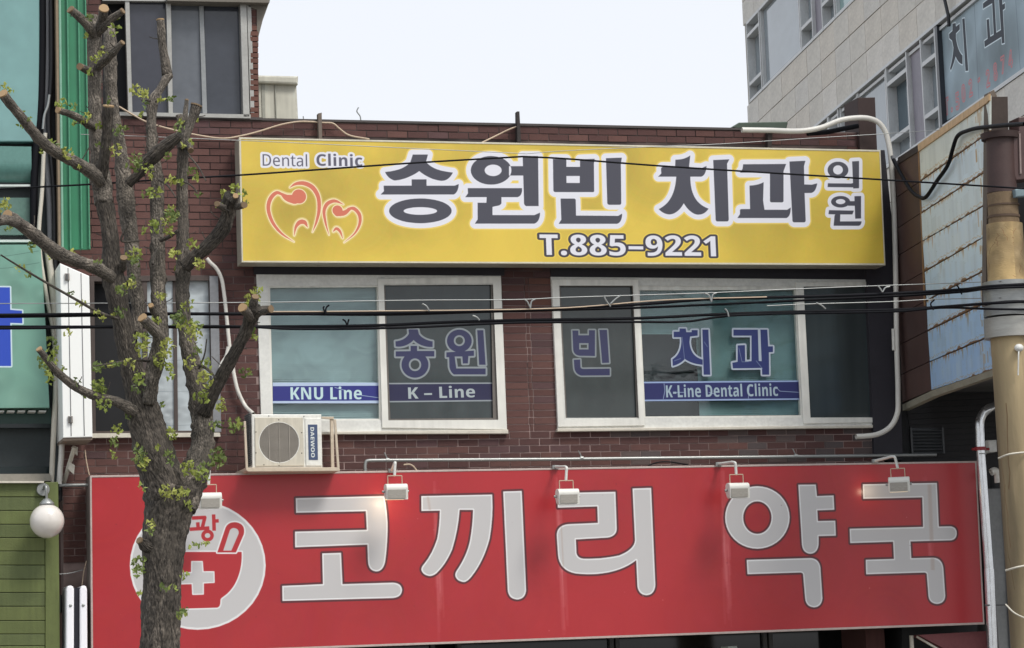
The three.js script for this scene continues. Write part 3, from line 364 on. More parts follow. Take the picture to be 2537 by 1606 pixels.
// ================================================================= sign floodlights
{
  const lens = std('#e9e4d4', { roughness: .15 }), LABEL = ['white sign floodlight half hidden by the tree trunk', 'white sign floodlight over the first letter of the red sign', 'white sign floodlight at the middle of the red sign, third from left', 'white sign floodlight at the round vowel ring of the red sign', 'white sign floodlight turned aside, rightmost above the red sign'];
  const spec = [[518, 1223, 505, 1170, 519, 1150, 0], [979, 1201, 970, 1166, 979, 1144, 0], [1404, 1213, 1376, 1157, 1404, 1157, 0], [1826, 1198, 1781, 1149.5, 1822, 1145, 0], [2226, 1183, 2168, 1142, 2217, 1130, .38]];
  spec.forEach(([hx, hy, rx, ry, bx, by, turn], i) => {
    const o = thing('sign_floodlight', LABEL[i], 'floodlight', 'floodlights along the top of the red sign'), z = .76;
    const root = at(rx, ry, .44), c = at(hx, hy + 14, z), bend = at(bx, by, z - .01), end = bend.clone(); end.y = at(hx, hy - 24, z).y; end.x = at(hx - 1, hy - 24, z).x;
    const pts = [root, root.clone().lerp(bend, .5), root.clone().lerp(bend, .86), bend.clone().add(V(0, -.012, 0)), bend.clone().lerp(end, .3), end];
    mesh('arm', mergeGeometries([tube(pts, .0135, 40, 10), new THREE.SphereGeometry(.0135, 8, 6).translate(end.x, end.y, end.z)]), MT.white, o);
    mesh('clip', box(root.x - .03, root.x + .03, root.y - .02, root.y + .015, .425, .45), MT.galv, o);
    const yk = new THREE.Group(), yt = end.y - .008 - c.y, yb = .045;
    const rot = (g) => g.rotateY(-turn).translate(c.x, c.y, c.z);
    mesh('yoke', rot(merge([bar(V(-.066, yt, 0), V(.066, yt, 0), .0045), bar(V(-.066, yt, 0), V(-.066, yb, 0), .0045), bar(V(.066, yt, 0), V(.066, yb, 0), .0045)])), MT.beige, o);
    // hood: rounded profile, open towards the sign and down
    const s = new THREE.Shape(); s.moveTo(-.06, .02); s.quadraticCurveTo(-.055, .055, -.01, .058); s.lineTo(.03, .056); s.quadraticCurveTo(.062, .05, .064, .012); s.lineTo(.055, -.088); s.lineTo(-.03, -.075); s.lineTo(-.055, -.03); s.closePath();
    const hood = new THREE.ExtrudeGeometry(s, { depth: .188, bevelEnabled: true, bevelSize: .006, bevelThickness: .006, bevelOffset: -.006, bevelSegments: 2, curveSegments: 8 }).translate(0, 0, -.1).rotateY(-Math.PI / 2); // profile x -> +z
    mesh('housing', rot(hood), MT.whiteStreak, o);
    const glow = i === 1 || i === 4 ? std('#fff2d8', { emissive: '#ffd9a0', emissiveIntensity: .8 }) : lens;
    mesh('back_plate', rot(new THREE.BoxGeometry(.165, .078, .006).rotateX(.09).translate(0, -.038, .066)), dirty('#a5a19a', { roughness: .55 }), o);
    mesh('lens', rot(new THREE.BoxGeometry(.17, .085, .006).rotateX(-.75).translate(0, -.052, -.056)), glow, o);
    mesh('knob', rot(merge([new THREE.CylinderGeometry(.012, .012, .026, 12).rotateZ(Math.PI / 2).translate(.112, -.012, 0), new THREE.CylinderGeometry(.012, .012, .022, 12).rotateZ(Math.PI / 2).translate(-.11, -.012, 0)])), MT.galv, o);
    if (i === 1 || i === 4) { const p = i === 1 ? V(c.x - .03, c.y - .09, c.z - .12) : V(c.x - .2, c.y - .05, c.z - .22), l = new THREE.PointLight('#ffe2c0', i === 1 ? .08 : .022, 3); l.position.copy(p); l.castShadow = true; l.name = 'lamp_light'; o.add(l); }
    place(o);
  });
}

// ================================================================= outdoor unit of the air conditioner
{
  const o = thing('air_conditioner_unit', 'off white air conditioner outdoor unit with round grille and blue label on a bracket', 'air conditioner'), z = .62, zb = .3;
  const S = q(Z8, 450, 260, 1672, 260, 1692, 1196, 462, 1200), wht = dirty('#e8e8e3', { roughness: .5 });
  mesh('casing', prism(FAC, S, zb, z, { bevel: .008 }), wht, o);
  const pn = q(Z8, 505, 318, 1345, 318, 1372, 1165, 515, 1172);
  const cx = 930, cy = 756, ring = (r) => Array.from({ length: 40 }, (_, i) => Z8(cx + r * 1.01 * Math.cos(i / 40 * 2 * Math.PI), cy + r * Math.sin(i / 40 * 2 * Math.PI)));
  mesh('front_panel', prism(FAC, pn, z, z + .012, { holes: [ring(358)], bevel: .003 }), dirty('#cfcabd', { roughness: .6, map: rep(streaky, 2) }), o);
  mesh('grille_backing', prism(FAC, ring(357), z - .0005, z + .002), dirty('#6f6a64', { roughness: .8 }), o);
  const c = at(...Z8(cx, cy), z + .008), R0 = 355 / 7.082 * mpp(690, 1096, z), gr = [];
  for (let t = -R0 + .008; t < R0; t += .0098) { const h = Math.sqrt(R0 * R0 - t * t); gr.push(bar(V(c.x + t, c.y - h, c.z), V(c.x + t, c.y + h, c.z), .0024, 5), bar(V(c.x - h, c.y + t, c.z), V(c.x + h, c.y + t, c.z), .0024, 5)); }
  for (const t of [-.5, 0, .5]) { const h = R0 * Math.sqrt(1 - t * t); gr.push(bar(V(c.x + t * R0, c.y - h, c.z + .003), V(c.x + t * R0, c.y + h, c.z + .003), .004, 6)); } for (let i = 0; i < 0; i++) { const a = i / 8 * Math.PI; gr.push(bar(V(c.x - R0 * Math.cos(a), c.y - R0 * Math.sin(a), c.z + .002), V(c.x + R0 * Math.cos(a), c.y + R0 * Math.sin(a), c.z + .002), .0022, 6)); }
  mesh('fan_grille', merge(gr), dirty('#a09a92', { roughness: .6 }), o);
  mesh('grille_rim', new THREE.TorusGeometry(R0, .005, 8, 64).translate(c.x, c.y, c.z), wht, o);
  const side = q(Z8, 1385, 330, 1668, 330, 1684, 1165, 1405, 1165); mesh('cover', prism(FAC, side, z, z + .01, { bevel: .004 }), wht, o);
  const lb = q(Z8, 1436, 440, 1600, 440, 1612, 1060, 1450, 1060), pr = print(FAC, lb, z + .013, 128, '#42506f'), { ctx, cv } = pr;
  ctx.save(); ctx.translate(cv.width * .36, cv.height * .06); ctx.rotate(Math.PI / 2); ctx.font = 'bold 64px sans-serif'; const w = ctx.measureText('DAEWOO').width; ctx.scale(cv.height * .88 / w, 1.05); ctx.fillStyle = '#d5dad6'; ctx.fillText('DAEWOO', 0, 12); ctx.restore();
  mesh('label', prism(FAC, lb, z + .01, z + .013, { unit: true }), std('#ffffff', { map: pr.done(), roughness: .4 }), o);
  mesh('screw', merge([[750, 290], [1366, 296], [525, 570], [525, 935], [1328, 580], [1328, 940], [925, 355], [930, 1160], [665, 1145]].map(([x, y]) => { const p = at(...Z8(x, y), z + .012); return new THREE.SphereGeometry(.0055, 8, 6).translate(p.x, p.y, p.z); })), std('#4d4840'), o);
  const cl = [at(...S[0], z), at(...S[3], z)]; // finned coil on the side
  mesh('coil', merge(Array.from({ length: 26 }, (_, i) => box(cl[0].x - .022 + i * 0, cl[0].x - .002, cl[1].y + .03 + i * .0182, cl[1].y + .04 + i * .0182, zb + .03, z - .03))), MT.greyDark, o);
  const br = dirty('#c9bba8', { roughness: .65 }), base = q(Z8, 345, 1196, 1985, 1192, 2000, 1240, 1990, 1256, 390, 1268, 355, 1245);
  mesh('bracket', merge([prism(FAC, base, .1, z + .05, { bevel: .004 }), prism(FAC, q(Z8, 312, 380, 348, 380, 385, 1200, 348, 1200), z + .02, z + .05), prism(FAC, q(Z8, 1895, 350, 1930, 350, 1992, 1196, 1955, 1196), z + .02, z + .05), prism(FAC, q(Z8, 1832, 340, 1885, 340, 1900, 1195, 1848, 1195), .1, .14), prism(FAC, q(Z8, 1680, 300, 1890, 300, 1890, 345, 1680, 330), .11, .15)]), br, o);
  place(o);
}

// ================================================================= pipes, hoses and cords on the brick front
const H1 = single('grey_conduit', merge([tube(on(.1, [[905, 1172], [905, 1150], [908, 1143], [920, 1141]]), .0165, 20), ...[[920, 1141, 1380, 1138.2], [1380, 1138.2, 1860, 1133], [1860, 1133, 2320, 1127.5]].map(([a, b, c, d]) => bar(at(a, b, .1), at(c, d, .1), .0165)), ...[960, 1441, 1972].map((x) => { const p = at(x, 1140.8 - (x - 908) * .0094, .1); return new THREE.CylinderGeometry(.021, .021, .03, 10).rotateZ(Math.PI / 2).translate(p.x, p.y, p.z); }), ...[956, 1437, 1968].map((x) => bar(at(x + 3, 1136 - (x - 908) * .0094, .1), at(x - 4, 1122 - (x - 908) * .0094, .1), .006))]), MT.galv, 'long grey metal conduit running level above the red sign', 'conduit');
single('left_wall_pipe'.replace('left_', ''), bar(at(146, 1203, .2), at(222, 1202, .2), .016), MT.galv, 'short grey pipe between the green timber front and the red sign', 'pipe');
single('refrigerant_hose', tube(on(.06, [[512, 640], [520, 650], [535, 664], [548, 689], [555, 728], [562, 794], [568, 853], [573, 890], [579, 925], [589, 968], [605, 1002], [628, 1026, .25]]), .018, 90), MT.whitePipe, 'thin white hose curving down the bricks into the air conditioner unit', 'hose');
single('hose_loop', tube(on(.08, [[566, 860], [560, 885], [548, 905], [545, 930]]), .02, 30), MT.whitePipe, 'short frayed white hose end beside the window behind the tree', 'hose');
single('drain_hose', tube(on(.2, [[1838, 322, -.1], [1905, 323, -.1], [1984, 324.5], [2035, 316], [2079, 299], [2112, 293], [2150, 293], [2176, 303], [2193, 325], [2204, 367], [2210, 422], [2214.5, 500], [2217.5, 600], [2220, 706], [2222.5, 867], [2225.5, 978], [2224, 1022], [2213, 1049], [2196, 1066], [2172, 1077], [2148, 1080.5], [2121, 1082]]), .0265, 220, 10), MT.whitePipe, 'thick white drain hose over the roof edge and down the right corner', 'hose');
single('hose_coupling', bar(at(2213.5, 815, .2), at(2215, 868, .2), .019), MT.whitePipe, 'pale sleeve beside the thick white drain hose', 'pipe fitting');
single('black_roof_cable', tube(on(.12, [[2000, 331], [2050, 327], [2085, 320], [2126, 312]]), .025, 30), MT.rubber, 'black cable bundle under the white hose at the roof edge', 'cable');
single('beige_cord', tube(on(.05, [[294, 264], [330, 285], [360, 301], [430, 322], [551, 343], [600, 336], [640, 326], [700, 308], [741, 301.5], [775, 302], [800, 304], [825, 306], [840, 318], [862, 334], [915, 345, .1]]), .0085, 120, 6), MT.beige, 'beige cord looping along the parapet above the left end of the yellow sign', 'cord');
single('beige_cord', tube(on(.05, [[1193, 354, .12], [1230, 336], [1261, 321], [1284, 312]]), .0075, 30, 6), MT.beige, 'short beige cord rising to the dark bracket above the yellow sign', 'cord');
single('lamp_cord', tube(on(.3, [[1000, 1152], [1015, 1151], [1024, 1156], [1032, 1166]]), .008, 24, 6), MT.beige, 'grey cord arched behind the second floodlight', 'cord');
single('lamp_cord', tube(on(.3, [[1606, 1154], [1630, 1146], [1660, 1145], [1705, 1152]]), .007, 24, 6), MT.rubber, 'dark cord bowed above the red sign beside the fourth floodlight', 'cord');
// dark column at the right corner, with its top sticking up over the roof
{ const o = thing('corner_column', 'dark brown square column at the right corner, rising above the roof', 'column');
  mesh('shaft', prism(FAC, [[2129, 372], [2192, 372], [2212, 560], [2224, 700], [2237, 1140], [2167, 1140], [2164, 1060], [2147, 690]], -.3, .045), MT.navy, o);
  mesh('top', prism(FAC, [[2125, 242], [2168.5, 241], [2174, 372], [2131, 372]], -.3, .06, { bevel: .006 }), MT.brown, o); place(o); }
{ // roof things
  const wt = thing('water_tank', 'pale grey square tank with a lid on the flat roof', 'tank'), m = dirty('#c6c6bd', { map: rep(streaky, 1.2), roughness: .7 });
  mesh('body', prism(FAC, q(Z1, 200, 868, 655, 874, 678, 1330, 205, 1330), -2.6, -1.2, { bevel: .02 }), m, wt); mesh('lid', prism(FAC, q(Z1, 190, 785, 674, 795, 670, 884, 195, 864), -2.66, -1.14, { bevel: .02 }), m, wt);
  mesh('rib', merge([prism(FAC, q(Z1, 285, 880, 322, 880, 330, 1320, 300, 1320), -1.2, -1.19), prism(FAC, q(Z1, 425, 880, 436, 880, 452, 1320, 440, 1320), -1.2, -1.185)]), dirty('#a3a49c'), wt); place(wt);
  const gv = thing('roof_vent', 'low rusty green metal vent cap on the roof edge', 'vent'); mesh('cap', prism(FAC, q(Z6, 185, 495, 270, 436, 900, 424, 905, 440, 885, 520, 230, 515), -1, -.35, { bevel: .01 }), dirty('#4d5a50', { roughness: .6, metalness: .3 }), gv); mesh('curb', prism(FAC, q(Z6, 235, 512, 880, 515, 885, 620, 240, 620), -.95, -.4), dirty('#5c4842'), gv); place(gv);
  single('roof_rod', tube(on(-.3, [[894, 306], [892, 288], [884, 276], [888, 266]]), .006, 16, 6), MT.galv, 'thin bent rod standing on the roof left of centre', 'rod');
  single('roof_rod', tube(on(-.3, [[752, 300], [751, 288]]), .005, 6, 6), MT.galv, 'tiny rod on the roof beside the pale tank', 'rod');
}

// ================================================================= shopfront under the red sign
{
  const o = thing('shopfront', 'dark recessed shopfront in the shade under the red sign', 'shopfront');
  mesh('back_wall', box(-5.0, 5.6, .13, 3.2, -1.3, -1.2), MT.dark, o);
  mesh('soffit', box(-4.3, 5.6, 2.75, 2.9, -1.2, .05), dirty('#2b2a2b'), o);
  for (const [x0, x1] of [[-3.6, -2.2], [-2.1, -.7], [-.4, 1.1], [1.2, 2.7], [2.8, 4.2]]) { const w = mesh('glass_panel', box(x0, x1, .25, 2.7, -.86, -.85), MT.darkGlass, o); mesh('frame', box(x0 - .04, x0, .13, 2.74, -.9, -.8), MT.greyDark, w); mesh('frame', box(x1, x1 + .04, .13, 2.74, -.9, -.8), MT.greyDark, w); }
  mesh('ceiling_lamp', prism(FAC, [[1803, 1602], [1826, 1601], [1828, 1612], [1805, 1613]], -.5, -.3), dirty('#c8d6d2'), o); place(o);
  const aw = thing('awning', 'dull red awning under the right end of the red sign', 'awning');
  mesh('canopy', merge([prism(FAC, q(Fc, 1024, 1436, 1480, 1410, 1490, 1620, 1240, 1600, 1190, 1524), .1, .3)]), dirty('#7b4548', { roughness: .7 }), aw); mesh('post', bar(at(...Fc(975, 1440), .2), at(...Fc(985, 1640), .2), .022), MT.cream, aw); mesh('strut', bar(at(...Fc(1010, 1445), .24), at(...Fc(1200, 1560), .3), .012), MT.cream, aw); place(aw);
}

// ================================================================= left neighbour: pale green building
{
  const o = thing('green_building', 'pale green panelled building front at the left edge with blue lettering on its signboard', 'building'), z = .12;
  const teal = std('#7aa3a3', { roughness: .12, map: rep(grime, .25) }), sage = '#749f8f', dk = dirty('#1e2a2c', { roughness: .15 });
  mesh('wall', prism(FAC, [[-420, -260], [104, -260], [150, 1215], [-420, 1240]], -6, 0), dirty('#3a4143'), o);
  mesh('upper_panel', prism(FAC, [[-420, -260], [99, -260], [97, 351], [-420, 351]], 0, z, { bevel: .01 }), teal, o);
  { // bulged panel below, curving back under itself
    const a = at(-420, 355, z), b = at(77, 355, z), c = at(76, 455, 0), s = new THREE.Shape(), h = a.y - c.y; s.moveTo(0, 0); s.lineTo(z, 0); s.lineTo(z, -h * .45); s.quadraticCurveTo(z, -h * .85, -.02, -h); s.lineTo(-.05, -h); s.closePath();
    mesh('bulged_panel', new THREE.ExtrudeGeometry(s, { depth: b.x - a.x, bevelEnabled: false, curveSegments: 12 }).rotateY(-Math.PI / 2).translate(b.x, a.y, 0), dirty('#5f8a84', { roughness: .3 }), o);
  }
  mesh('trim', merge([prism(FAC, [[-420, 458], [76, 457], [76, 462], [-420, 463]], 0, .1), prism(FAC, [[-420, 594], [92, 594], [92, 600], [-420, 600]], 0, .2)]), dirty('#c9d2d0', { roughness: .4 }), o);
  mesh('glazing', prism(FAC, [[-420, 490], [80, 490], [84, 582], [-420, 582]], -.02, .06), dirty('#5d7a72', { roughness: .12 }), o);
  const sp = [[-420, 608], [100, 606], [112, 800], [122, 1010], [-420, 1014]], zs = .3, pr = print(FAC, sp, zs, 1024, sage), { ctx, k } = pr;
  blotch(ctx, pr.cv.width, pr.cv.height, 40, 'rgba(165,196,182,.18)', 40, 160); blotch(ctx, pr.cv.width, pr.cv.height, 30, 'rgba(110,140,128,.14)', 30, 120);
  for (const d of [pr.path(X, 'M -30 712 L 24 712 L 25 768 L 54 770 L 55 801 L 25 800 L 27 907 L -30 907 Z')]) { ctx.strokeStyle = '#c3d6dc'; ctx.lineWidth = 7 * k; ctx.stroke(d); ctx.fillStyle = '#2c4bb4'; ctx.fill(d); }
  ctx.strokeStyle = 'rgba(60,85,80,.55)'; ctx.lineWidth = 1.4 * k; for (const s of ['M -420 660 L 20 634 L 95 622', 'M -420 690 L 20 664 L 97 651']) ctx.stroke(pr.path(X, s));
  mesh('signboard', prism(FAC, sp, .02, zs, { unit: true }), std('#ffffff', { map: pr.done(), roughness: .3 }), o);
  mesh('sign_edge', merge([0, 1, 2, 3, 4, 5, 6].map((i) => prism(FAC, [[-60 + i * 26, 1017], [-42 + i * 26, 1017], [-42 + i * 26, 1021], [-60 + i * 26, 1021]], .1, .24))), MT.white, o);
  mesh('lower_band', merge([prism(FAC, [[-420, 1014], [125, 1011], [127, 1052], [-420, 1052]], -.02, .08)]), dirty('#31504a', { roughness: .35 }), o);
  mesh('lower_window', prism(FAC, [[-420, 1060], [122, 1058], [120, 1156], [-420, 1160]], -.08, -.02), std('#2f4a47', { roughness: .06 }), o);
  mesh('window_bar', merge([prism(FAC, [[-420, 1052], [126, 1050], [126, 1060], [-420, 1061]], -.1, .1), prism(FAC, [[-420, 1158], [122, 1156], [122, 1176], [-420, 1178]], -.1, .04)]), dk, o);
  mesh('ledge', prism(FAC, [[-420, 1177], [124, 1174], [128, 1192], [-420, 1196]], -.1, .3), MT.concrete, o);
  place(o);
  // metal sheet gutter cover
  const gs = thing('corrugated_sheet', 'tall green ribbed metal sheet hanging beside the tree', 'metal sheet'), gm = dirty('#2f7d5b', { roughness: .42, map: rep(streaky, .8) }), gl = dirty('#7fae99', { roughness: .5 });
  mesh('sheet', prism(FAC, [[146, -260], [207, -260], [224, 618], [152, 619]], .2, .23), gm, gs);
  for (const [a, b, w] of [[148, 155, 6], [166, 175, 4.5], [193, 203, 4.5], [210, 222, 4]]) mesh('rib', prism(FAC, [[a - 3 - w / 2, -260], [a - 3 + w / 2, -260], [b + w / 2, 617], [b - w / 2, 617]], .23, .262, { bevel: .008 }), w > 5 ? gl : dirty('#4f9273', { roughness: .4 }), gs);
  mesh('flange', prism(FAC, [[135, -260], [142, -260], [151, 624], [145, 624]], .1, .25), dirty('#8b7b66'), gs); place(gs);
  // white box sign seen from below
  const wb = thing('white_box_sign', 'tall white box sign with two grooves and grey hinges beside the tree', 'sign'), wm = std('#f0f1ee', { roughness: .4 }), Zb = .62;
  mesh('body', prism(FAC, [[148, 652], [221, 684], [229, 1083], [156, 1085]], .06, Zb, { bevel: .006 }), wm, wb);
  mesh('groove', merge([prism(FAC, q(Z2, 375, 232, 379, 234, 397, 1168, 392, 1168), Zb - .001, Zb + .002), prism(FAC, q(Z2, 447, 262, 451, 264, 470, 1166, 465, 1166), Zb - .001, Zb + .002)]), std('#5b5c60'), wb);
  for (const [x, y] of [[372, 282], [390, 1075]]) { const h = mesh('hinge', prism(FAC, q(Z2, x - 13, y - 19, x + 13, y - 19, x + 14, y + 19, x - 12, y + 19), Zb, Zb + .02, { bevel: .004 }), dirty('#8c8784'), wb); mesh('pin', prism(FAC, q(Z2, x - 4, y - 15, x + 4, y - 15, x + 4, y + 15, x - 4, y + 15), Zb + .02, Zb + .03), MT.greyDark, h); }
  mesh('underside', prism(FAC, [[156, 1086], [229, 1084], [228, 1090], [156, 1092]], .08, Zb - .02), dirty('#8d7f74'), wb); place(wb);  // underside colour carries the shade beneath the white box
  single('sign_stay', merge([bar(at(184, 1108, .4), at(158, 1196, .1), .02), prism(FAC, q(Z2, 385, 1310, 415, 1330, 410, 1380, 375, 1350), .3, .32), prism(FAC, q(Z2, 398, 1228, 432, 1228, 430, 1275, 412, 1262), .3, .34)]), MT.cream, 'cream painted stay with loose plates under the white box sign', 'bracket');
  // risers between the two buildings
  const pipe = (name, label, cat, z, ps, r, m) => single(name, tube(on(z, ps), r, ps.length * 12, 8), m, label, cat);
  structure('service_recess', prism(FAC, [[96, -260], [146, -260], [160, 1240], [118, 1240]], -.3, -.02), MT.dark);
  pipe('service_pipe', 'black cable riser nearest the pale green panel, upper left', 'cable', .1, [[102, -200], [104, 120], [98, 300], [88, 380], [84, 560], [92, 620]], .035, MT.rubber);
  pipe('service_pipe', 'slate grey riser pipe, second from the pale green panel', 'pipe', .06, [[112, -200], [116, 200], [112, 330], [122, 500], [126, 640], [140, 900]], .03, MT.grey);
  pipe('service_pipe', 'thin black riser beside the green ribbed sheet', 'cable', .12, [[124, -200], [127, 180], [120, 300], [133, 480], [136, 650], [146, 860], [150, 1100]], .022, MT.black);
  pipe('service_pipe', 'cream riser pipe crossed by the big left branch', 'pipe', .16, [[112, 330], [108, 380], [104, 470], [96, 580], [100, 640], [116, 740], [132, 830], [138, 920]], .019, MT.cream);
  pipe('service_pipe', 'pale flat riser pipe at the left edge of the white box sign', 'pipe', .14, [[118, 620], [128, 700], [137, 790], [142, 880], [146, 960]], .032, MT.cream);
  pipe('service_pipe', 'cream downpipe ending at the green timber front', 'pipe', .2, [[138, 880], [137, 980], [133, 1060], [130, 1130], [127, 1196]], .024, MT.cream);
  pipe('service_pipe', 'white plastic downpipe with black straps under the white box sign', 'pipe', .2, [[152, 1080], [152, 1120], [149, 1160], [146, 1200]], .026, MT.whitePipe);
  pipe('service_pipe', 'grey clamp wire on the cable riser, upper left', 'cable', .2, [[122, 235], [118, 262], [110, 285], [106, 320]], .012, MT.galv);
  // green timber front
  const tw = thing('timber_front', 'olive green timber boarded shopfront at the lower left', 'shopfront'), zt = .4, wood = (i) => std(['#5b6638', '#58633a', '#616c3c', '#556037', '#5e6839'][i % 5], { map: rep(streaky, 1.5), bumpMap: rep(grain, 3), bumpScale: .002, roughness: .6 });
  const rows = [408, 505, 597, 690, 780, 870, 965, 1060, 1150, 1243, 1340, 1430, 1510, 1600], WD = [0, 1, 2, 3, 4].map(wood);
  for (let i = 0; i < rows.length - 1; i++) mesh('plank', prism(FAC, q(C, -900, rows[i] + 3, 302, rows[i] + 2, 303, rows[i + 1] - 2, -900, rows[i + 1] - 1), zt - .03, zt + rr(-.003, .003), { bevel: .004 }), WD[i % 5], tw);
  mesh('post', prism(FAC, q(C, 305, 404, 392, 404, 404, 1600, 305, 1600), zt - .06, zt + .012, { bevel: .005 }), WD[2], tw); mesh('backing', prism(FAC, q(C, -900, 410, 380, 410, 390, 1600, -900, 1600), .02, zt - .035), dirty('#23281a'), tw);
  mesh('top_trim', prism(FAC, q(C, -900, 396, 296, 398, 296, 410, -900, 412), .1, zt + .05), MT.cream, tw); place(tw);
  // globe lamp
  const gl2 = thing('globe_lamp', 'white globe wall lamp on the green timber front', 'lamp'), gz = .62, gc = at(...C(316, 668), gz), gr = 117 / 2.722 * mpp(116, 1291, gz), gm2 = MT.galv;
  mesh('globe', new THREE.SphereGeometry(gr, 48, 32).translate(gc.x, gc.y, gc.z), new THREE.MeshPhysicalMaterial({ color: '#d9d3cc', roughness: .18, clearcoat: .6, clearcoatRoughness: .1 }), gl2);
  const bp = at(...C(290, 455), zt + .02); mesh('wall_plate', new THREE.CylinderGeometry(.055, .06, .03, 24).rotateX(Math.PI / 2).translate(bp.x, bp.y, bp.z), gm2, gl2);
  mesh('stem', tube([bp.clone(), V(bp.x, bp.y + .02, gz - .04), V(gc.x - .005, bp.y + .01, gz), V(gc.x, gc.y + gr + .03, gz)], .012, 24), gm2, gl2);
  mesh('cap', new THREE.LatheGeometry([[.012, .05], [.03, .045], [.062, .012], [.066, -.008], [.05, -.012]].map(([x, y]) => new THREE.Vector2(x, y)), 24).translate(gc.x, gc.y + gr - .002, gz), gm2, gl2); place(gl2);
  // double sided round sign, edge on
  const rs = thing('round_light_box', 'white double faced light box seen edge on, with a dark band between its faces', 'sign'), lb = (x0, x1, x2, x3) => q(C, x0, 1130, x0 + 8, 1108, x0 + 20, 1103, x1 - 18, 1103, x1 - 6, 1110, x1, 1130, x2, 1640, x3, 1640);
  const wm2 = std('#f0eff4', { roughness: .35 });
  mesh('light_face', prism(FAC, lb(447, 499, 498, 444), .12, .5, { bevel: .014 }), wm2, rs); mesh('light_face', prism(FAC, lb(538, 587, 590, 538), .12, .5, { bevel: .014 }), wm2, rs);
  mesh('band', prism(FAC, q(C, 498, 1118, 540, 1118, 540, 1640, 497, 1640), .14, .46), std('#23222c', { roughness: .3 }), rs);
  mesh('clip', merge([[474, 1238], [560, 1236]].map(([x, y]) => { const p = at(...C(x, y), .502); return new THREE.SphereGeometry(.014, 10, 8).scale(1, 1, .5).translate(p.x, p.y, p.z); })), MT.galv, rs);
  place(rs);
  single('slack_wire', tube(on(.25, [[214, 1390], [207, 1420], [203, 1452]]), .006, 16, 6), MT.beige, 'thin pale wire dropping to the white double faced light box', 'wire');
  single('slack_wire', tube(on(.2, [[147, 1423], [175, 1420], [206, 1412]]), .005, 16, 6), MT.galv, 'thin grey wire across the dark gap beside the green timber front', 'wire');
  single('slack_wire', tube(on(.3, [[210, 1115], [214, 1145], [221, 1178]]), .006, 16, 6), MT.beige, 'thin wire from the white box sign to the corner of the red sign', 'wire');
}

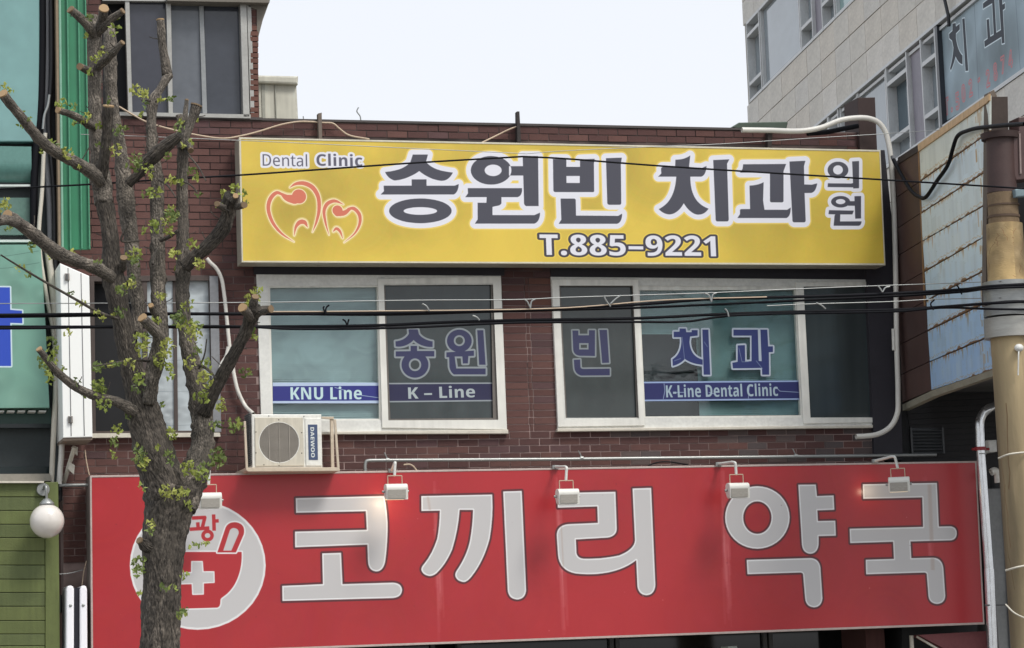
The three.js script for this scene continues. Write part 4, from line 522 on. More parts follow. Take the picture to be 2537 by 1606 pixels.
// ================================================================= right side: grey office building behind
const away = (x, y) => { const d = ray(x, y).setY(0).normalize(); return V(d.z, 0, -d.x).multiplyScalar(1); }; // normal of a vertical plane that vanishes there
{
  let n = away(430, 1714); const P0 = at(1850, 180, -27); if (n.dot(CAM.clone().sub(P0)) < 0) n.negate();
  const GP = plane(P0, n), U = (x, y, o = 0) => loc(GP, x, y, o);
  const o = thing('office_building', 'grey stone clad office block with ribbon windows rising behind at the right', 'building');
  // corner, spandrel and floor lines, in the plane's own metres
  const c0 = U(1838, 2)[0], c1 = U(1853, 290)[0], uL = (c0 + c1) / 2, dir = Math.sign(U(2400, 100)[0] - uL), uEnd = uL + dir * 34;
  const vA0 = U(...D(160, 125))[1], vA1 = U(...D(165, 690))[1], vB0 = U(...D(1000, 508))[1], vB1 = U(...D(1810, 628))[1];
  const pl = (u0, u1, v0, v1, z0, z1) => box(Math.min(u0, u1), Math.max(u0, u1), Math.min(v0, v1), Math.max(v0, v1), z0, z1).applyMatrix4(GP.m);
  const vTop = vA0 + 4.5, wallM = dirty('#a5a29b', { roughness: .9 }), w = mesh('wall', merge([pl(uL, uEnd, -8, vB1, -9, -.03), pl(uL, uEnd, vB0, vA1, -9, -.03), pl(uL, uEnd, vA0, vTop, -9, -.03), pl(uL, uEnd, vB1, vB0, -9, -.6), pl(uL, uEnd, vA1, vA0, -9, -.6), pl(uL, uL + dir * .35, -8, vTop, -9, -.031)]), wallM, o);
  const stone = ['#d6d2ca', '#dad6ce', '#d2cec6', '#d7d1c7', '#dcd8d1', '#d3d0ca'].map((c, i) => std(c, { map: rep(grime, .3 + i * .05), roughness: .7 }));
  const slabs = (va, vb, rows, u1) => { const h = (va - vb) / rows; for (let r = 0; r < rows; r++) for (let i = 0; i < u1; i++) { const wd = 1.05, g = .009; mesh('stone_panel', pl(uL + dir * (i * wd + g), uL + dir * ((i + 1) * wd - g), vb + r * h + g, vb + (r + 1) * h - g, -.028, rr(-.002, .004)), stone[Math.floor(rnd() * 6)], w); } };
  slabs(vA1, vB0, 3, 30); slabs(vA0 + 2, vA0, 4, 8); slabs(vB1, vB1 - 2.4, 4, 30);
  // ribbon windows
  const al = dirty('#cdd0d2', { roughness: .45 }), gl = std('#8c979f', { roughness: .05, map: rep(grime, .2) }), gd = std('#4a5c66', { roughness: .05 }), pu = dirty('#86828e', { roughness: .5 }), dkm = std('#2a2f36', { roughness: .4 });
  mesh('window_rail', merge([pl(uL + dir * .3, uEnd, vA1, vA1 + .06, -.5, .015), pl(uL + dir * .3, uEnd, vA0 - .06, vA0, -.5, .015), pl(uL + dir * .3, uEnd, vB1, vB1 + .06, -.5, .02), pl(uL + dir * .3, uEnd, vB0 - .05, vB0, -.5, .03), pl(uL + dir * .3, uEnd, vB0 - .14, vB0 - .09, -.5, -.02)]), al, o);
  const frameAt = (xa, xb, y, va, vb, cuts, open) => { // a casement of stacked panes between two photographed verticals
    const ua = U(...D(xa, y))[0], ub = U(...D(xb, y))[0], g = new THREE.Group(); g.name = 'window'; o.add(g); const t = .05, vs = [va - .06, ...cuts.map((c) => va + (vb - va) * c), vb + .06];
    const fr = [pl(ua, ua + dir * t, va, vb, -.3, .02), pl(ub - dir * t, ub, va, vb, -.3, .02)]; vs.slice(1, -1).forEach((v) => fr.push(pl(ua + dir * t, ub - dir * t, v - .035, v + .035, -.3, .015)));
    mesh('frame', merge(fr), al, g); for (let i = 0; i < vs.length - 1; i++) mesh('pane', pl(ua + dir * t, ub - dir * t, vs[i], vs[i + 1], -.2, -.15), open === i ? gd : gl, g);
  };
  const big = (xa, xb, y, va, vb, m) => { const ua = U(...D(xa, y))[0], ub = U(...D(xb, y))[0]; mesh('pane', pl(ua, ub, va - .05, vb + .05, -.12, -.07), m || gl, o); mesh('mullion', pl(ua, ua + dir * .045, va, vb, -.2, .0), al, o); mesh('mullion', pl(ub - dir * .045, ub, va, vb, -.2, 0), al, o); };
  frameAt(142, 232, 300, vA0, vA1, [.18, .78]); big(234, 500, 300, vA0, vA1); frameAt(500, 584, 100, vA0, vA1, [.3, .75]); mesh('column_panel', pl(U(...D(586, 150))[0], U(...D(645, 150))[0], vA0, vA1, -.25, -.05), pu, o); frameAt(648, 738, 100, vA0, vA1, [.4, .72]); big(740, 1100, 100, vA0, vA1, std('#86a3a2', { roughness: .06 })); frameAt(1100, 1200, 100, vA0, vA1, [.4, .72]);
  frameAt(612, 690, 820, vB0, vB1, [.3, .7]); frameAt(690, 760, 800, vB0, vB1, [.3, .7]); big(764, 884, 740, vB0, vB1); big(886, 1080, 700, vB0, vB1); frameAt(1085, 1232, 600, vB0, vB1, [.2, .76], 1); mesh('column_panel', pl(U(...D(1236, 600))[0], U(...D(1318, 600))[0], vB0, vB1, -.25, -.05), pu, o); frameAt(1322, 1428, 500, vB0, vB1, [.28, .78]);
  { // glazing with stuck-on lettering
    const ua = U(...D(1432, 500))[0], ub = uL + dir * (Math.abs(ua - uL) + 9), S = [], z = -.06; // outline in photograph points for the print
    const q4 = q(D, 1432, 205, 2100, -300, 2100, 432, 1466, 826), pr = print(GP, q4, z, 1024, '#9fb2bc'), { ctx, k } = pr; blotch(ctx, pr.cv.width, pr.cv.height, 40, 'rgba(130,150,156,.2)', 40, 160);
    const gs = ['M 305 300 L 345 290 L 350 335 L 395 300 L 398 370 L 350 420 L 350 480 Q 375 650 432 700 L 432 810 Q 380 800 345 710 Q 325 800 285 890 L 275 860 Q 310 740 318 600 L 300 510 L 265 480 L 262 430 L 305 390 Z', 'M 428 240 L 458 232 L 505 890 L 470 895 Z', 'M 690 45 L 800 -45 L 830 -60 L 858 415 L 930 370 L 935 455 L 712 595 L 706 520 L 748 490 L 735 250 L 765 240 L 782 465 L 825 440 L 805 40 L 690 110 Z', 'M 885 -80 L 925 -105 L 935 60 L 965 40 L 968 105 L 940 128 L 962 540 L 928 550 Z'].map((s) => pr.path(N, s));
    ctx.strokeStyle = '#d6e4ea'; ctx.lineWidth = 4.5 * k; gs.forEach((p) => ctx.stroke(p)); ctx.fillStyle = '#252e3a'; gs.forEach((p) => ctx.fill(p));
    const num = 'T.502-2874', pos = [[240, 1445], [300, 1405], [375, 1375], [450, 1280], [540, 1215], [645, 1085], [758, 1095], [852, 1010], [945, 920], [1042, 850]];
    [...num].forEach((c, i) => { const [x, y] = pos[i]; pr.text(N, c, x - (c === '.' || c === '-' ? 14 : 24), y + 14, x + (c === '.' || c === '-' ? 14 : 24), y - 20, 210, 'bold SZ sans-serif', (cx, s, r) => { cx.strokeStyle = '#c0757a'; cx.lineWidth = 3 * k * r; cx.strokeText(s, 0, 0); }); });
    ctx.strokeStyle = 'rgba(60,70,80,.6)'; ctx.lineWidth = 1.6 * k; for (const s of ['M 580 60 L 640 1260', 'M 1095 -100 L 1165 970']) ctx.stroke(pr.path(N, s));
    mesh('lettered_pane', prism(GP, q4, z - .02, z, { unit: true }), std('#ffffff', { map: pr.done(), roughness: .65 }), o);
    mesh('mullion', pl(ua - dir * .02, ua + dir * .1, vB0, vB1, -.2, .02), dkm, o);
  }
  single('facade_cable', tube(q(N, 190, -80, 215, 30, 240, 140, 255, 210, 262, 330).map(([x, y]) => hit(GP, x, y, .1)), .03, 30, 6), MT.black, 'black cable hanging on the grey stone office block', 'cable');
  place(o);
}

// ================================================================= rusty clad projecting sign at the right
let SLAB;
{
  let n = away(560, 1717); const P0 = at(2226, 700, .1); if (n.dot(CAM.clone().sub(P0)) < 0) n.negate(); const GP = SLAB = plane(P0, n);
  const o = thing('rusty_sign_frame', 'projecting sign frame clad in pale blue rusty metal panels with a brown end strip', 'sign');
  const lx = (y) => 2274 + (y - 362) * .0495, top = (x) => 362 - (x - 2274) * (362 - 237) / (2446 - 2274);
  const L0 = [[2274, 362], [2277, 452], [2281, 529], [2286.5, 597], [2291.5, 673], [2296, 745], [2299, 820], [2304, 896], [2308, 968]];
  const R0 = [[2447, 239], [2437, 338], [2432, 432], [2430, 514], [2433, 590], [2447, 667], [2440, 752], [2443, 838], [2457, 918]];
  const tex = (i) => { const cv = document.createElement('canvas'); cv.width = 256; cv.height = 128; const c = cv.getContext('2d'); c.fillStyle = ['#d3d9d0', '#cfe0e8', '#cddcdf', '#cadde8', '#c8dee9', '#b9d3e8', '#abcbe8', '#a1c2e4'][i]; c.fillRect(0, 0, 256, 128);
    for (let k = 0; k < 46; k++) { const x = rnd() * 256, w = rr(3, 26), g = c.createLinearGradient(x, 0, x + w, 0), col = rnd() < .5 ? '225,230,222' : '128,138,132'; g.addColorStop(0, `rgba(${col},0)`); g.addColorStop(.5, `rgba(${col},${rr(.05, .15)})`); g.addColorStop(1, `rgba(${col},0)`); c.fillStyle = g; c.fillRect(x, rr(0, 60), w, rr(40, 128)); }
    for (let k = 0; k < 26; k++) { c.fillStyle = `rgba(90,95,90,${rr(.15, .4)})`; c.fillRect(rnd() * 256, rnd() * 128, rr(1, 3), rr(1, 3)); }
    for (let k = 0; k < 60; k++) { const x = rnd() * 256, h = rr(4, 24) * (rnd() < .15 ? 2.8 : 1), g = c.createLinearGradient(0, 0, 0, h); g.addColorStop(0, `rgba(${rr(140, 175)},${rr(100, 120)},62,.75)`); g.addColorStop(1, 'rgba(170,130,80,0)'); c.fillStyle = g; c.fillRect(x, 0, rr(1, 5), h); }
    c.fillStyle = 'rgba(118,84,54,.95)'; c.beginPath(); c.moveTo(0, 128); for (let x = 0; x <= 256; x += 4) c.lineTo(x, 128 - 3 - 13 * Math.max(0, fbm(x * .06, i * 3.1, 4, 3) + .1) * 2); c.lineTo(256, 128); c.fill();
    c.fillStyle = 'rgba(185,140,85,.6)'; for (let x = 0; x < 256; x += 3) c.fillRect(x, 128 - 14 - rr(0, 9), 2, rr(2, 8));
    for (let k = 0; k < 7; k++) { c.fillStyle = 'rgba(172,125,66,.45)'; c.fillRect(rr(205, 252), rr(0, 60), rr(2, 6), rr(20, 70)); }
    const t = new THREE.CanvasTexture(cv); t.colorSpace = THREE.SRGBColorSpace; t.magFilter = t.minFilter = THREE.LinearFilter; return t; };
  const ext = 2475; // panels run on behind the pole
  for (let i = 0; i < 8; i++) {
    const go = ([x, y], [x2, y2]) => [2452 + (i * 1.2), y + (2452 + i * 1.2 - x) * (y2 - y) / (x2 - x)];
    const a = L0[i], b = L0[i + 1], c = go(b, R0[i + 1]), d = go(a, R0[i]);
    mesh('metal_panel', prism(GP, [[a[0], a[1] + 1.5], [d[0], d[1] + 1.5], [c[0], c[1] - 1.5], [b[0], b[1] - 1.5]], -.012, rr(.004, .012), { unit: true }), std('#ffffff', { map: tex(i), roughness: .45, metalness: .1 }), o).rotation.z = 0;
    const s = (p) => { const f = (p[1] - 362) / 606; const x = 2216 + f * 18, m = [-.6, -.6]; return [x, p[1] + (p[0] - x) * (.72 - .3 * f)]; };
    const e = s(a), g = s(b); mesh('brown_panel', prism(GP, [[e[0], e[1] + 1], [a[0] - 1, a[1] + 1], [b[0] - 1, b[1] - 1], [g[0], g[1] - 1]], -.012, rr(.002, .006)), dirty(['#4d3834', '#46322f', '#4a3531', '#503a35'][i % 4], { roughness: .6 }), o);
  }
  mesh('top_rail', prism(GP, q(Z3, 285, 480, 822, 100, 822, 150, 800, 172, 290, 535), 0, .02, { bevel: .003 }), dirty('#c9ab86', { roughness: .7, map: rep(streaky, 2) }), o);
  mesh('top_strip', prism(GP, q(Z3, 135, 582, 285, 485, 290, 535, 140, 628), 0, .014), dirty('#2f2422'), o);
  mesh('bottom_rail', prism(GP, [[2236, 1003], [2308, 968], [2466, 914], [2466, 930], [2310, 984], [2237, 1018]], -.05, .015), dirty('#8a8778', { roughness: .85 }), o);
  mesh('edge_strip', prism(GP, q(Z3, 286, 530, 294, 526, 340, 1700, 333, 1700), 0, .013), dirty('#8d6c48', { roughness: .8 }), o);
  // frame core and the narrow rusty front post
  mesh('core', prism(GP, [[2220, 400], [2274, 364], [2456, 240], [2466, 914], [2308, 966], [2238, 1004]], -.16, -.012), dirty('#4a3f3a'), o);
  mesh('front_post', prism(FAC, q(Z3, 818, 92, 862, 68, 884, 110, 892, 420, 850, 1700, 800, 1700), hit(GP, 2452, 300).z - .1, hit(GP, 2452, 300).z - .02), dirty('#655b52', { roughness: .8 }), o);
  place(o);
}
{ // dark neighbour under it, with a louvre and a steel cabinet
  const o = thing('dark_neighbour_wall', 'dark shaded neighbouring wall under the rusty sign frame, with a louvred vent', 'building');
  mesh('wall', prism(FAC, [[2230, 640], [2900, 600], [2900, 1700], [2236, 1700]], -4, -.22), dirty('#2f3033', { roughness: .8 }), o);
  { const f0 = hit(SLAB, 2236, 990, -.2), f1 = hit(SLAB, 2462, 920, -.2), topY = at(2480, 420, 2.4).y, x0 = Math.max(f0.x, f1.x) + .05; mesh('added_overhang', box(x0, x0 + 7, f0.y + .02, topY, -.2, f1.z - .12), dirty('#5f5f60', { roughness: .85 }), o); }  // unseen volume added to keep sun off the red sign's right end
  const f = dirty('#55585c', { roughness: .5 }), b = px2(q(Fc, 975, 40, 1185, 212), -.2);
  mesh('vent_frame', merge([box(b.x0 - .02, b.x0, b.y0, b.y1, -.22, -.18), box(b.x1, b.x1 + .02, b.y0, b.y1, -.22, -.18)]), f, o);
  for (let i = 0; i < 8; i++) { const y = b.y0 + (b.y1 - b.y0) * (i + .5) / 8; mesh('slat', new THREE.BoxGeometry(b.x1 - b.x0, .007, .05).rotateX(.6).translate((b.x0 + b.x1) / 2, y, -.195), f, o); }
  for (let i = 0; i < 11; i++) mesh('siding_board', prism(FAC, [[2244 + i * 2, 985 + i * 14], [2900, 955 + i * 14], [2900, 966 + i * 14], [2244 + i * 2, 997 + i * 14]], -.22, -.212), MT.dark, o);
  place(o);
  const c = thing('steel_cabinet', 'grey steel cabinet edge between the flue pipe and the utility pole', 'cabinet');
  mesh('body', prism(FAC, q(Z4, 575, 672, 655, 670, 700, 1560, 640, 1560), .1, .55, { bevel: .008 }), dirty('#77797a', { roughness: .5 }), c); mesh('side_strip', prism(FAC, q(Z4, 655, 560, 672, 640, 712, 1560, 700, 1560), .3, .58), MT.greyDark, c); place(c);
  single('vent_elbow', tube(on(.6, q(Z4, 595, 585, 615, 575, 628, 590, 634, 640)), .035, 20, 12), MT.whitePipe, 'white vent elbow above the grey steel cabinet', 'pipe');
  const fl = thing('flue_pipe', 'shiny aluminium flue pipe with a red clamp in front of the red sign end', 'pipe'), zf = .75;
  const pts = on(zf, [[2490, 1004, -.5], [2463, 1008, -.1], [2448, 1014], [2434, 1028], [2427.5, 1048], [2428, 1075], [2429, 1112]]);
  mesh('elbow', tube(pts, .046, 60, 16), MT.chrome, fl); mesh('shaft', merge([bar(at(2429, 1108, zf), at(2452, 1425, zf), .0445, 20), bar(at(2451, 1410, zf), at(2461, 1640, zf), .049, 20)]), MT.chrome, fl);
  mesh('clamp', new THREE.CylinderGeometry(.056, .056, .034, 20).translate(...at(...Fc(1440, 180), zf)), MT.red, fl); mesh('clamp_ear', bar(at(...Fc(1385, 182), zf), at(...Fc(1500, 182), zf), .012), MT.red, fl);
  mesh('collar', new THREE.CylinderGeometry(.05, .05, .012, 20).translate(...at(...Fc(1448, 215), zf)), MT.galv, fl); mesh('strap', bar(at(...Fc(1470, 1236), zf + .045), at(...Fc(1610, 1232), zf), .008), MT.greyDark, fl); place(fl);
  single('meter_box', prism(FAC, q(Z4, 582, 412, 626, 410, 630, 474, 588, 478), .2, .5, { bevel: .01 }), MT.white, 'small white box beside the red flue clamp', 'box');
}

// ================================================================= utility pole
{
  const o = thing('utility_pole', 'tan concrete utility pole with rusty top and steel bands at the right edge', 'pole'), z = 3.5;
  const sec = (a, b, ra, rb, n = 32) => { const p = at(...a, z), e = at(...b, z), g = new THREE.CylinderGeometry(ra, rb, p.distanceTo(e), n, 1); g.applyQuaternion(new THREE.Quaternion().setFromUnitVectors(V(0, 1, 0), p.clone().sub(e).normalize())); return g.translate((p.x + e.x) / 2, (p.y + e.y) / 2, z); };
  const u = mpp(2490, 700, z), tan = (w) => { const cv = document.createElement('canvas'); cv.width = 512; cv.height = 512; const c = cv.getContext('2d'); c.fillStyle = w ? '#c0a473' : '#b3a07c'; c.fillRect(0, 0, 512, 512); blotch(c, 512, 512, 60, 'rgba(180,160,125,.25)', 20, 90, 2); blotch(c, 512, 512, 40, 'rgba(110,95,75,.2)', 10, 70, 2); for (let i = 0; i < (w ? 34 : 22); i++) { c.strokeStyle = `rgba(${rr(80, 120)},${rr(55, 70)},35,.6)`; c.lineWidth = rr(1, 3.5); c.beginPath(); let x = rnd() * 512, y = rnd() * 512; c.moveTo(x, y); for (let k = 0; k < 6; k++) c.lineTo(x += rr(-12, 12), y += rr(4, 26)); c.stroke(); } const t = new THREE.CanvasTexture(cv); t.colorSpace = THREE.SRGBColorSpace; return t; };
  const tanM = std('#ffffff', { map: tan(1), roughness: .85, bumpMap: rep(grain, 2), bumpScale: .004 }), lowM = std('#ffffff', { map: tan(0), roughness: .9, bumpMap: rep(grain, 2), bumpScale: .004 });
  mesh('cap', merge([sec([2477, 331], [2478, 346], 44 * u, 42 * u)]), MT.brown, o);
  mesh('sleeve', sec([2478.5, 346], [2483, 480], 33 * u, 34 * u), dirty('#453230', { roughness: .6 }), o);
  mesh('rusty_section', sec([2483, 480], [2488, 556], 34 * u, 35 * u), std('#7d6b55', { map: rep(streaky, 2, 1), bumpMap: rep(grain, 3), bumpScale: .006, roughness: .9 }), o);
  mesh('hoop', merge([sec([2486, 508], [2486.3, 512], 36.5 * u, 36.5 * u), sec([2487, 535], [2487.3, 541], 36.5 * u, 36.5 * u)]), dirty('#5c4a3c'), o);
  mesh('tan_sleeve', sec([2488.5, 556], [2496, 704], 41 * u, 44 * u), tanM, o);
  mesh('steel_band', merge([sec([2496, 700], [2499, 752], 56 * u, 56 * u), sec([2500, 760], [2501, 786], 57 * u, 57 * u)]), MT.galv, o); mesh('steel_band', sec([2501, 790], [2504, 838], 58 * u, 58 * u), dirty('#a8a8a4', { roughness: .45, metalness: .4 }), o);
  { const a = at(2504, 836, z), b = at(2572, 1640, z), dd = a.clone().sub(b).normalize(), t = (b.y - .12) / dd.y; const e = b.clone().addScaledVector(dd, -t); mesh('shaft', (() => { const g = new THREE.CylinderGeometry(45 * u, 66 * u, a.distanceTo(e), 40, 1); g.applyQuaternion(new THREE.Quaternion().setFromUnitVectors(V(0, 1, 0), dd)); return g.translate((a.x + e.x) / 2, (a.y + e.y) / 2, (a.z + e.z) / 2); })(), lowM, o); }
  mesh('bracket', prism(FAC, q(Z3, 1050, 275, 1150, 262, 1150, 740, 1030, 752, 1012, 700, 1008, 410, 1052, 380), z - .1, z + .1, { bevel: .008 }), dirty('#4c3634', { roughness: .5 }), o);
  mesh('bracket_flange', prism(FAC, q(Z3, 1052, 400, 1064, 396, 1072, 700, 1060, 704), z + .1, z + .115), dirty('#8d7d7a'), o);
  const ins = at(2525, 862, z + .2); mesh('insulator', new THREE.SphereGeometry(.034, 16, 12).scale(1.2, 1, 1).translate(ins.x, ins.y, ins.z), MT.white, o); mesh('insulator_wire', tube([ins, at(2524, 880, z + .22), at(2523, 930, z + .2)], .007, 16, 6), MT.white, o);
  for (const g of [tube(on(z + .2, [[2474, 1136, -.1], [2500, 1126], [2560, 1119]]), .008, 16, 6), tube(on(z + .2, [[2492, 1414, -.1], [2520, 1406], [2560, 1398]]), .009, 16, 6), tube(on(z + .2, [[2492, 1498, -.1], [2515, 1520], [2560, 1540]]), .007, 16, 6)]) mesh('tie_wire', g, MT.cream, o);
  mesh('blue_clip', prism(FAC, q(Z3, 1022, 820, 1120, 800, 1120, 872, 1030, 878), z + .1, z + .18, { bevel: .01 }), dirty('#7f939c'), o);
  place(o);
}

// ================================================================= overhead wires
{
  const wire = (name, label, cat, z, ps, r, m, group) => single(name, tube(on(z, ps), r, ps.length * 14, 6), m, label, cat, group), G1 = null;
  wire('telephone_cable', 'upper black cable of the upper bundle crossing the windows', 'cable', 3.05, [[-120, 781], [0, 781], [330, 778], [679, 778], [935, 776.5], [1242, 768.5], [1573, 755], [1761, 741], [2000, 735], [2217, 727], [2377, 718], [2465, 709, .66], [2640, 700, .66]], .0145, MT.rubber);
  wire('telephone_cable', 'lower black cable of the upper bundle crossing the windows', 'cable', 3.0, [[-120, 784], [0, 785], [588, 777], [935, 780], [1242, 771.5], [1573, 763], [1761, 755], [2000, 744], [2217, 734], [2377, 724], [2465, 714, .72], [2640, 708, .72]], .0115, MT.rubber);
  wire('telephone_cable', 'tan messenger wire on top of the upper cable bundle', 'cable', 3.06, [[600, 773], [935, 771], [1400, 763], [1640, 744], [1900, 736]], .006, MT.beige);
  wire('telephone_cable', 'upper black cable of the lower bundle crossing the windows', 'cable', 3.0, [[-120, 811], [0, 810.5], [588, 810], [935, 806.5], [1106, 799], [1276, 794], [1573, 789], [1803, 778], [2000, 772], [2237, 767], [2315, 762], [2465, 751, .72], [2640, 742, .72]], .0138, MT.rubber);
  wire('telephone_cable', 'lower black cable of the lower bundle crossing the windows', 'cable', 3.03, [[-120, 814], [0, 814], [588, 809], [720, 815], [1000, 812], [1276, 800], [1573, 798], [1700, 797], [1803, 783], [2237, 771], [2330, 763], [2465, 766, .7], [2640, 768, .7]], .011, MT.rubber);
  wire('messenger_wire', 'thin grey wire above the upper black cables', 'wire', 3.08, [[-100, 753], [110, 752], [400, 751], [679, 749], [1038, 744], [1300, 742], [1378, 738], [1749, 726], [2000, 715], [2237, 706], [2400, 700], [2480, 697, .6]], 0.0042, MT.galv);
  wire('messenger_wire', 'thin grey wire between the black cable bundles at right', 'wire', 3.08, [[1900, 758], [1987, 754], [2217, 747], [2304, 742], [2400, 740], [2480, 738, .6]], 0.0042, MT.galv);
  wire('service_wire', 'black service wire rising over the yellow sign from the left', 'wire', 2.9, [[-100, 471], [0, 468], [220, 457], [404, 445], [594, 434], [1023, 404], [1295, 388]], .0082, MT.rubber);
  wire('service_wire', 'black service wire falling over the yellow sign to the pole', 'wire', 2.9, [[1295, 388], [1380, 392], [1648, 412], [2180, 445, .25], [2516, 466, .85], [2640, 474, .9]], .0082, MT.rubber);
  wire('aerial_wire', 'hair thin grey wire sagging along the top of the yellow sign, left half', 'wire', 2.9, [[200, 333], [300, 336], [640, 350], [900, 362], [1305, 381]], .0032, MT.galv);
  wire('aerial_wire', 'hair thin grey wire rising along the top of the yellow sign, right half', 'wire', 2.9, [[1305, 381], [1380, 375], [1630, 363], [1780, 357], [2000, 343], [2200, 331], [2330, 322, .2]], .0032, MT.galv);
  single('drip_loop_cable', tube([[2211, 389], [2233, 433], [2259, 474], [2278, 488], [2292, 490], [2322, 448], [2351, 404], [2360, 372], [2371, 340], [2400, 323], [2461, 313], [2540, 307]].map(([x, y]) => x < 2226 ? at(x, y, .3) : hit(SLAB, x, y, .05)), .019, 160, 8), MT.rubber, 'black cable sagging in a loop from the white hose to the pole bracket', 'cable');
  wire('grey_lead', 'grey lead joining the white hose and the sagging black cable', 'cable', .34, [[2211, 386], [2218, 404], [2226, 420]], .021, MT.grey);
  // twisted wire ties standing up from the cables
  const ties = [[q(I, 722, 345, 706, 300, 714, 292), q(I, 722, 345, 728, 300, 748, 282)], [q(I, 880, 430, 862, 396, 845, 386), q(I, 880, 430, 888, 395, 892, 385)], [q(I, 1475, 325, 1455, 290, 1425, 272), null], [q(I, 1840, 392, 1820, 370, 1790, 358), null], [q(J, 36, 265, 14, 222, 0, 212), q(J, 36, 265, 44, 222, 68, 208)], [q(J, 545, 255, 515, 215, 502, 185), q(J, 545, 238, 580, 205, 610, 185)], [q(J, 1185, 225, 1170, 185, 1140, 170), q(J, 1185, 225, 1195, 180, 1220, 168)], [q(J, 1295, 320, 1285, 285, 1270, 270), null], [q(J, 1910, 270, 1880, 245, 1850, 232), null], [q(E, 780, 610, 760, 580, 745, 565), q(E, 780, 610, 800, 580, 830, 572)], [q(E, 1315, 625, 1300, 590, 1280, 560), null], [q(E, 1125, 730, 1105, 690, 1130, 660), null]];
  const where = ['on the upper cable before the teal pane', 'on the lower cable before the teal pane', 'on the upper cable before the dark left pane', 'on the lower cable before the dark left pane', 'on the upper cable before the brick pier', 'on the upper cable before the single letter pane', 'on the upper cable before the centre of the right window', 'on the lower cable before the right window', 'before the darkest pane at the far right', 'beside the white drain hose', 'before the rusty panels, on the upper cables', 'before the rusty panels, on the lower cables'];
  ties.forEach((t, i) => single('wire_tie', merge(t.filter(Boolean).map((p) => tube(on(3.08, p), .0075, 10, 5))), i === 1 || i === 0 || i > 9 ? MT.rubber : MT.galv, 'twisted wire tie ' + where[i], 'wire tie'));
}

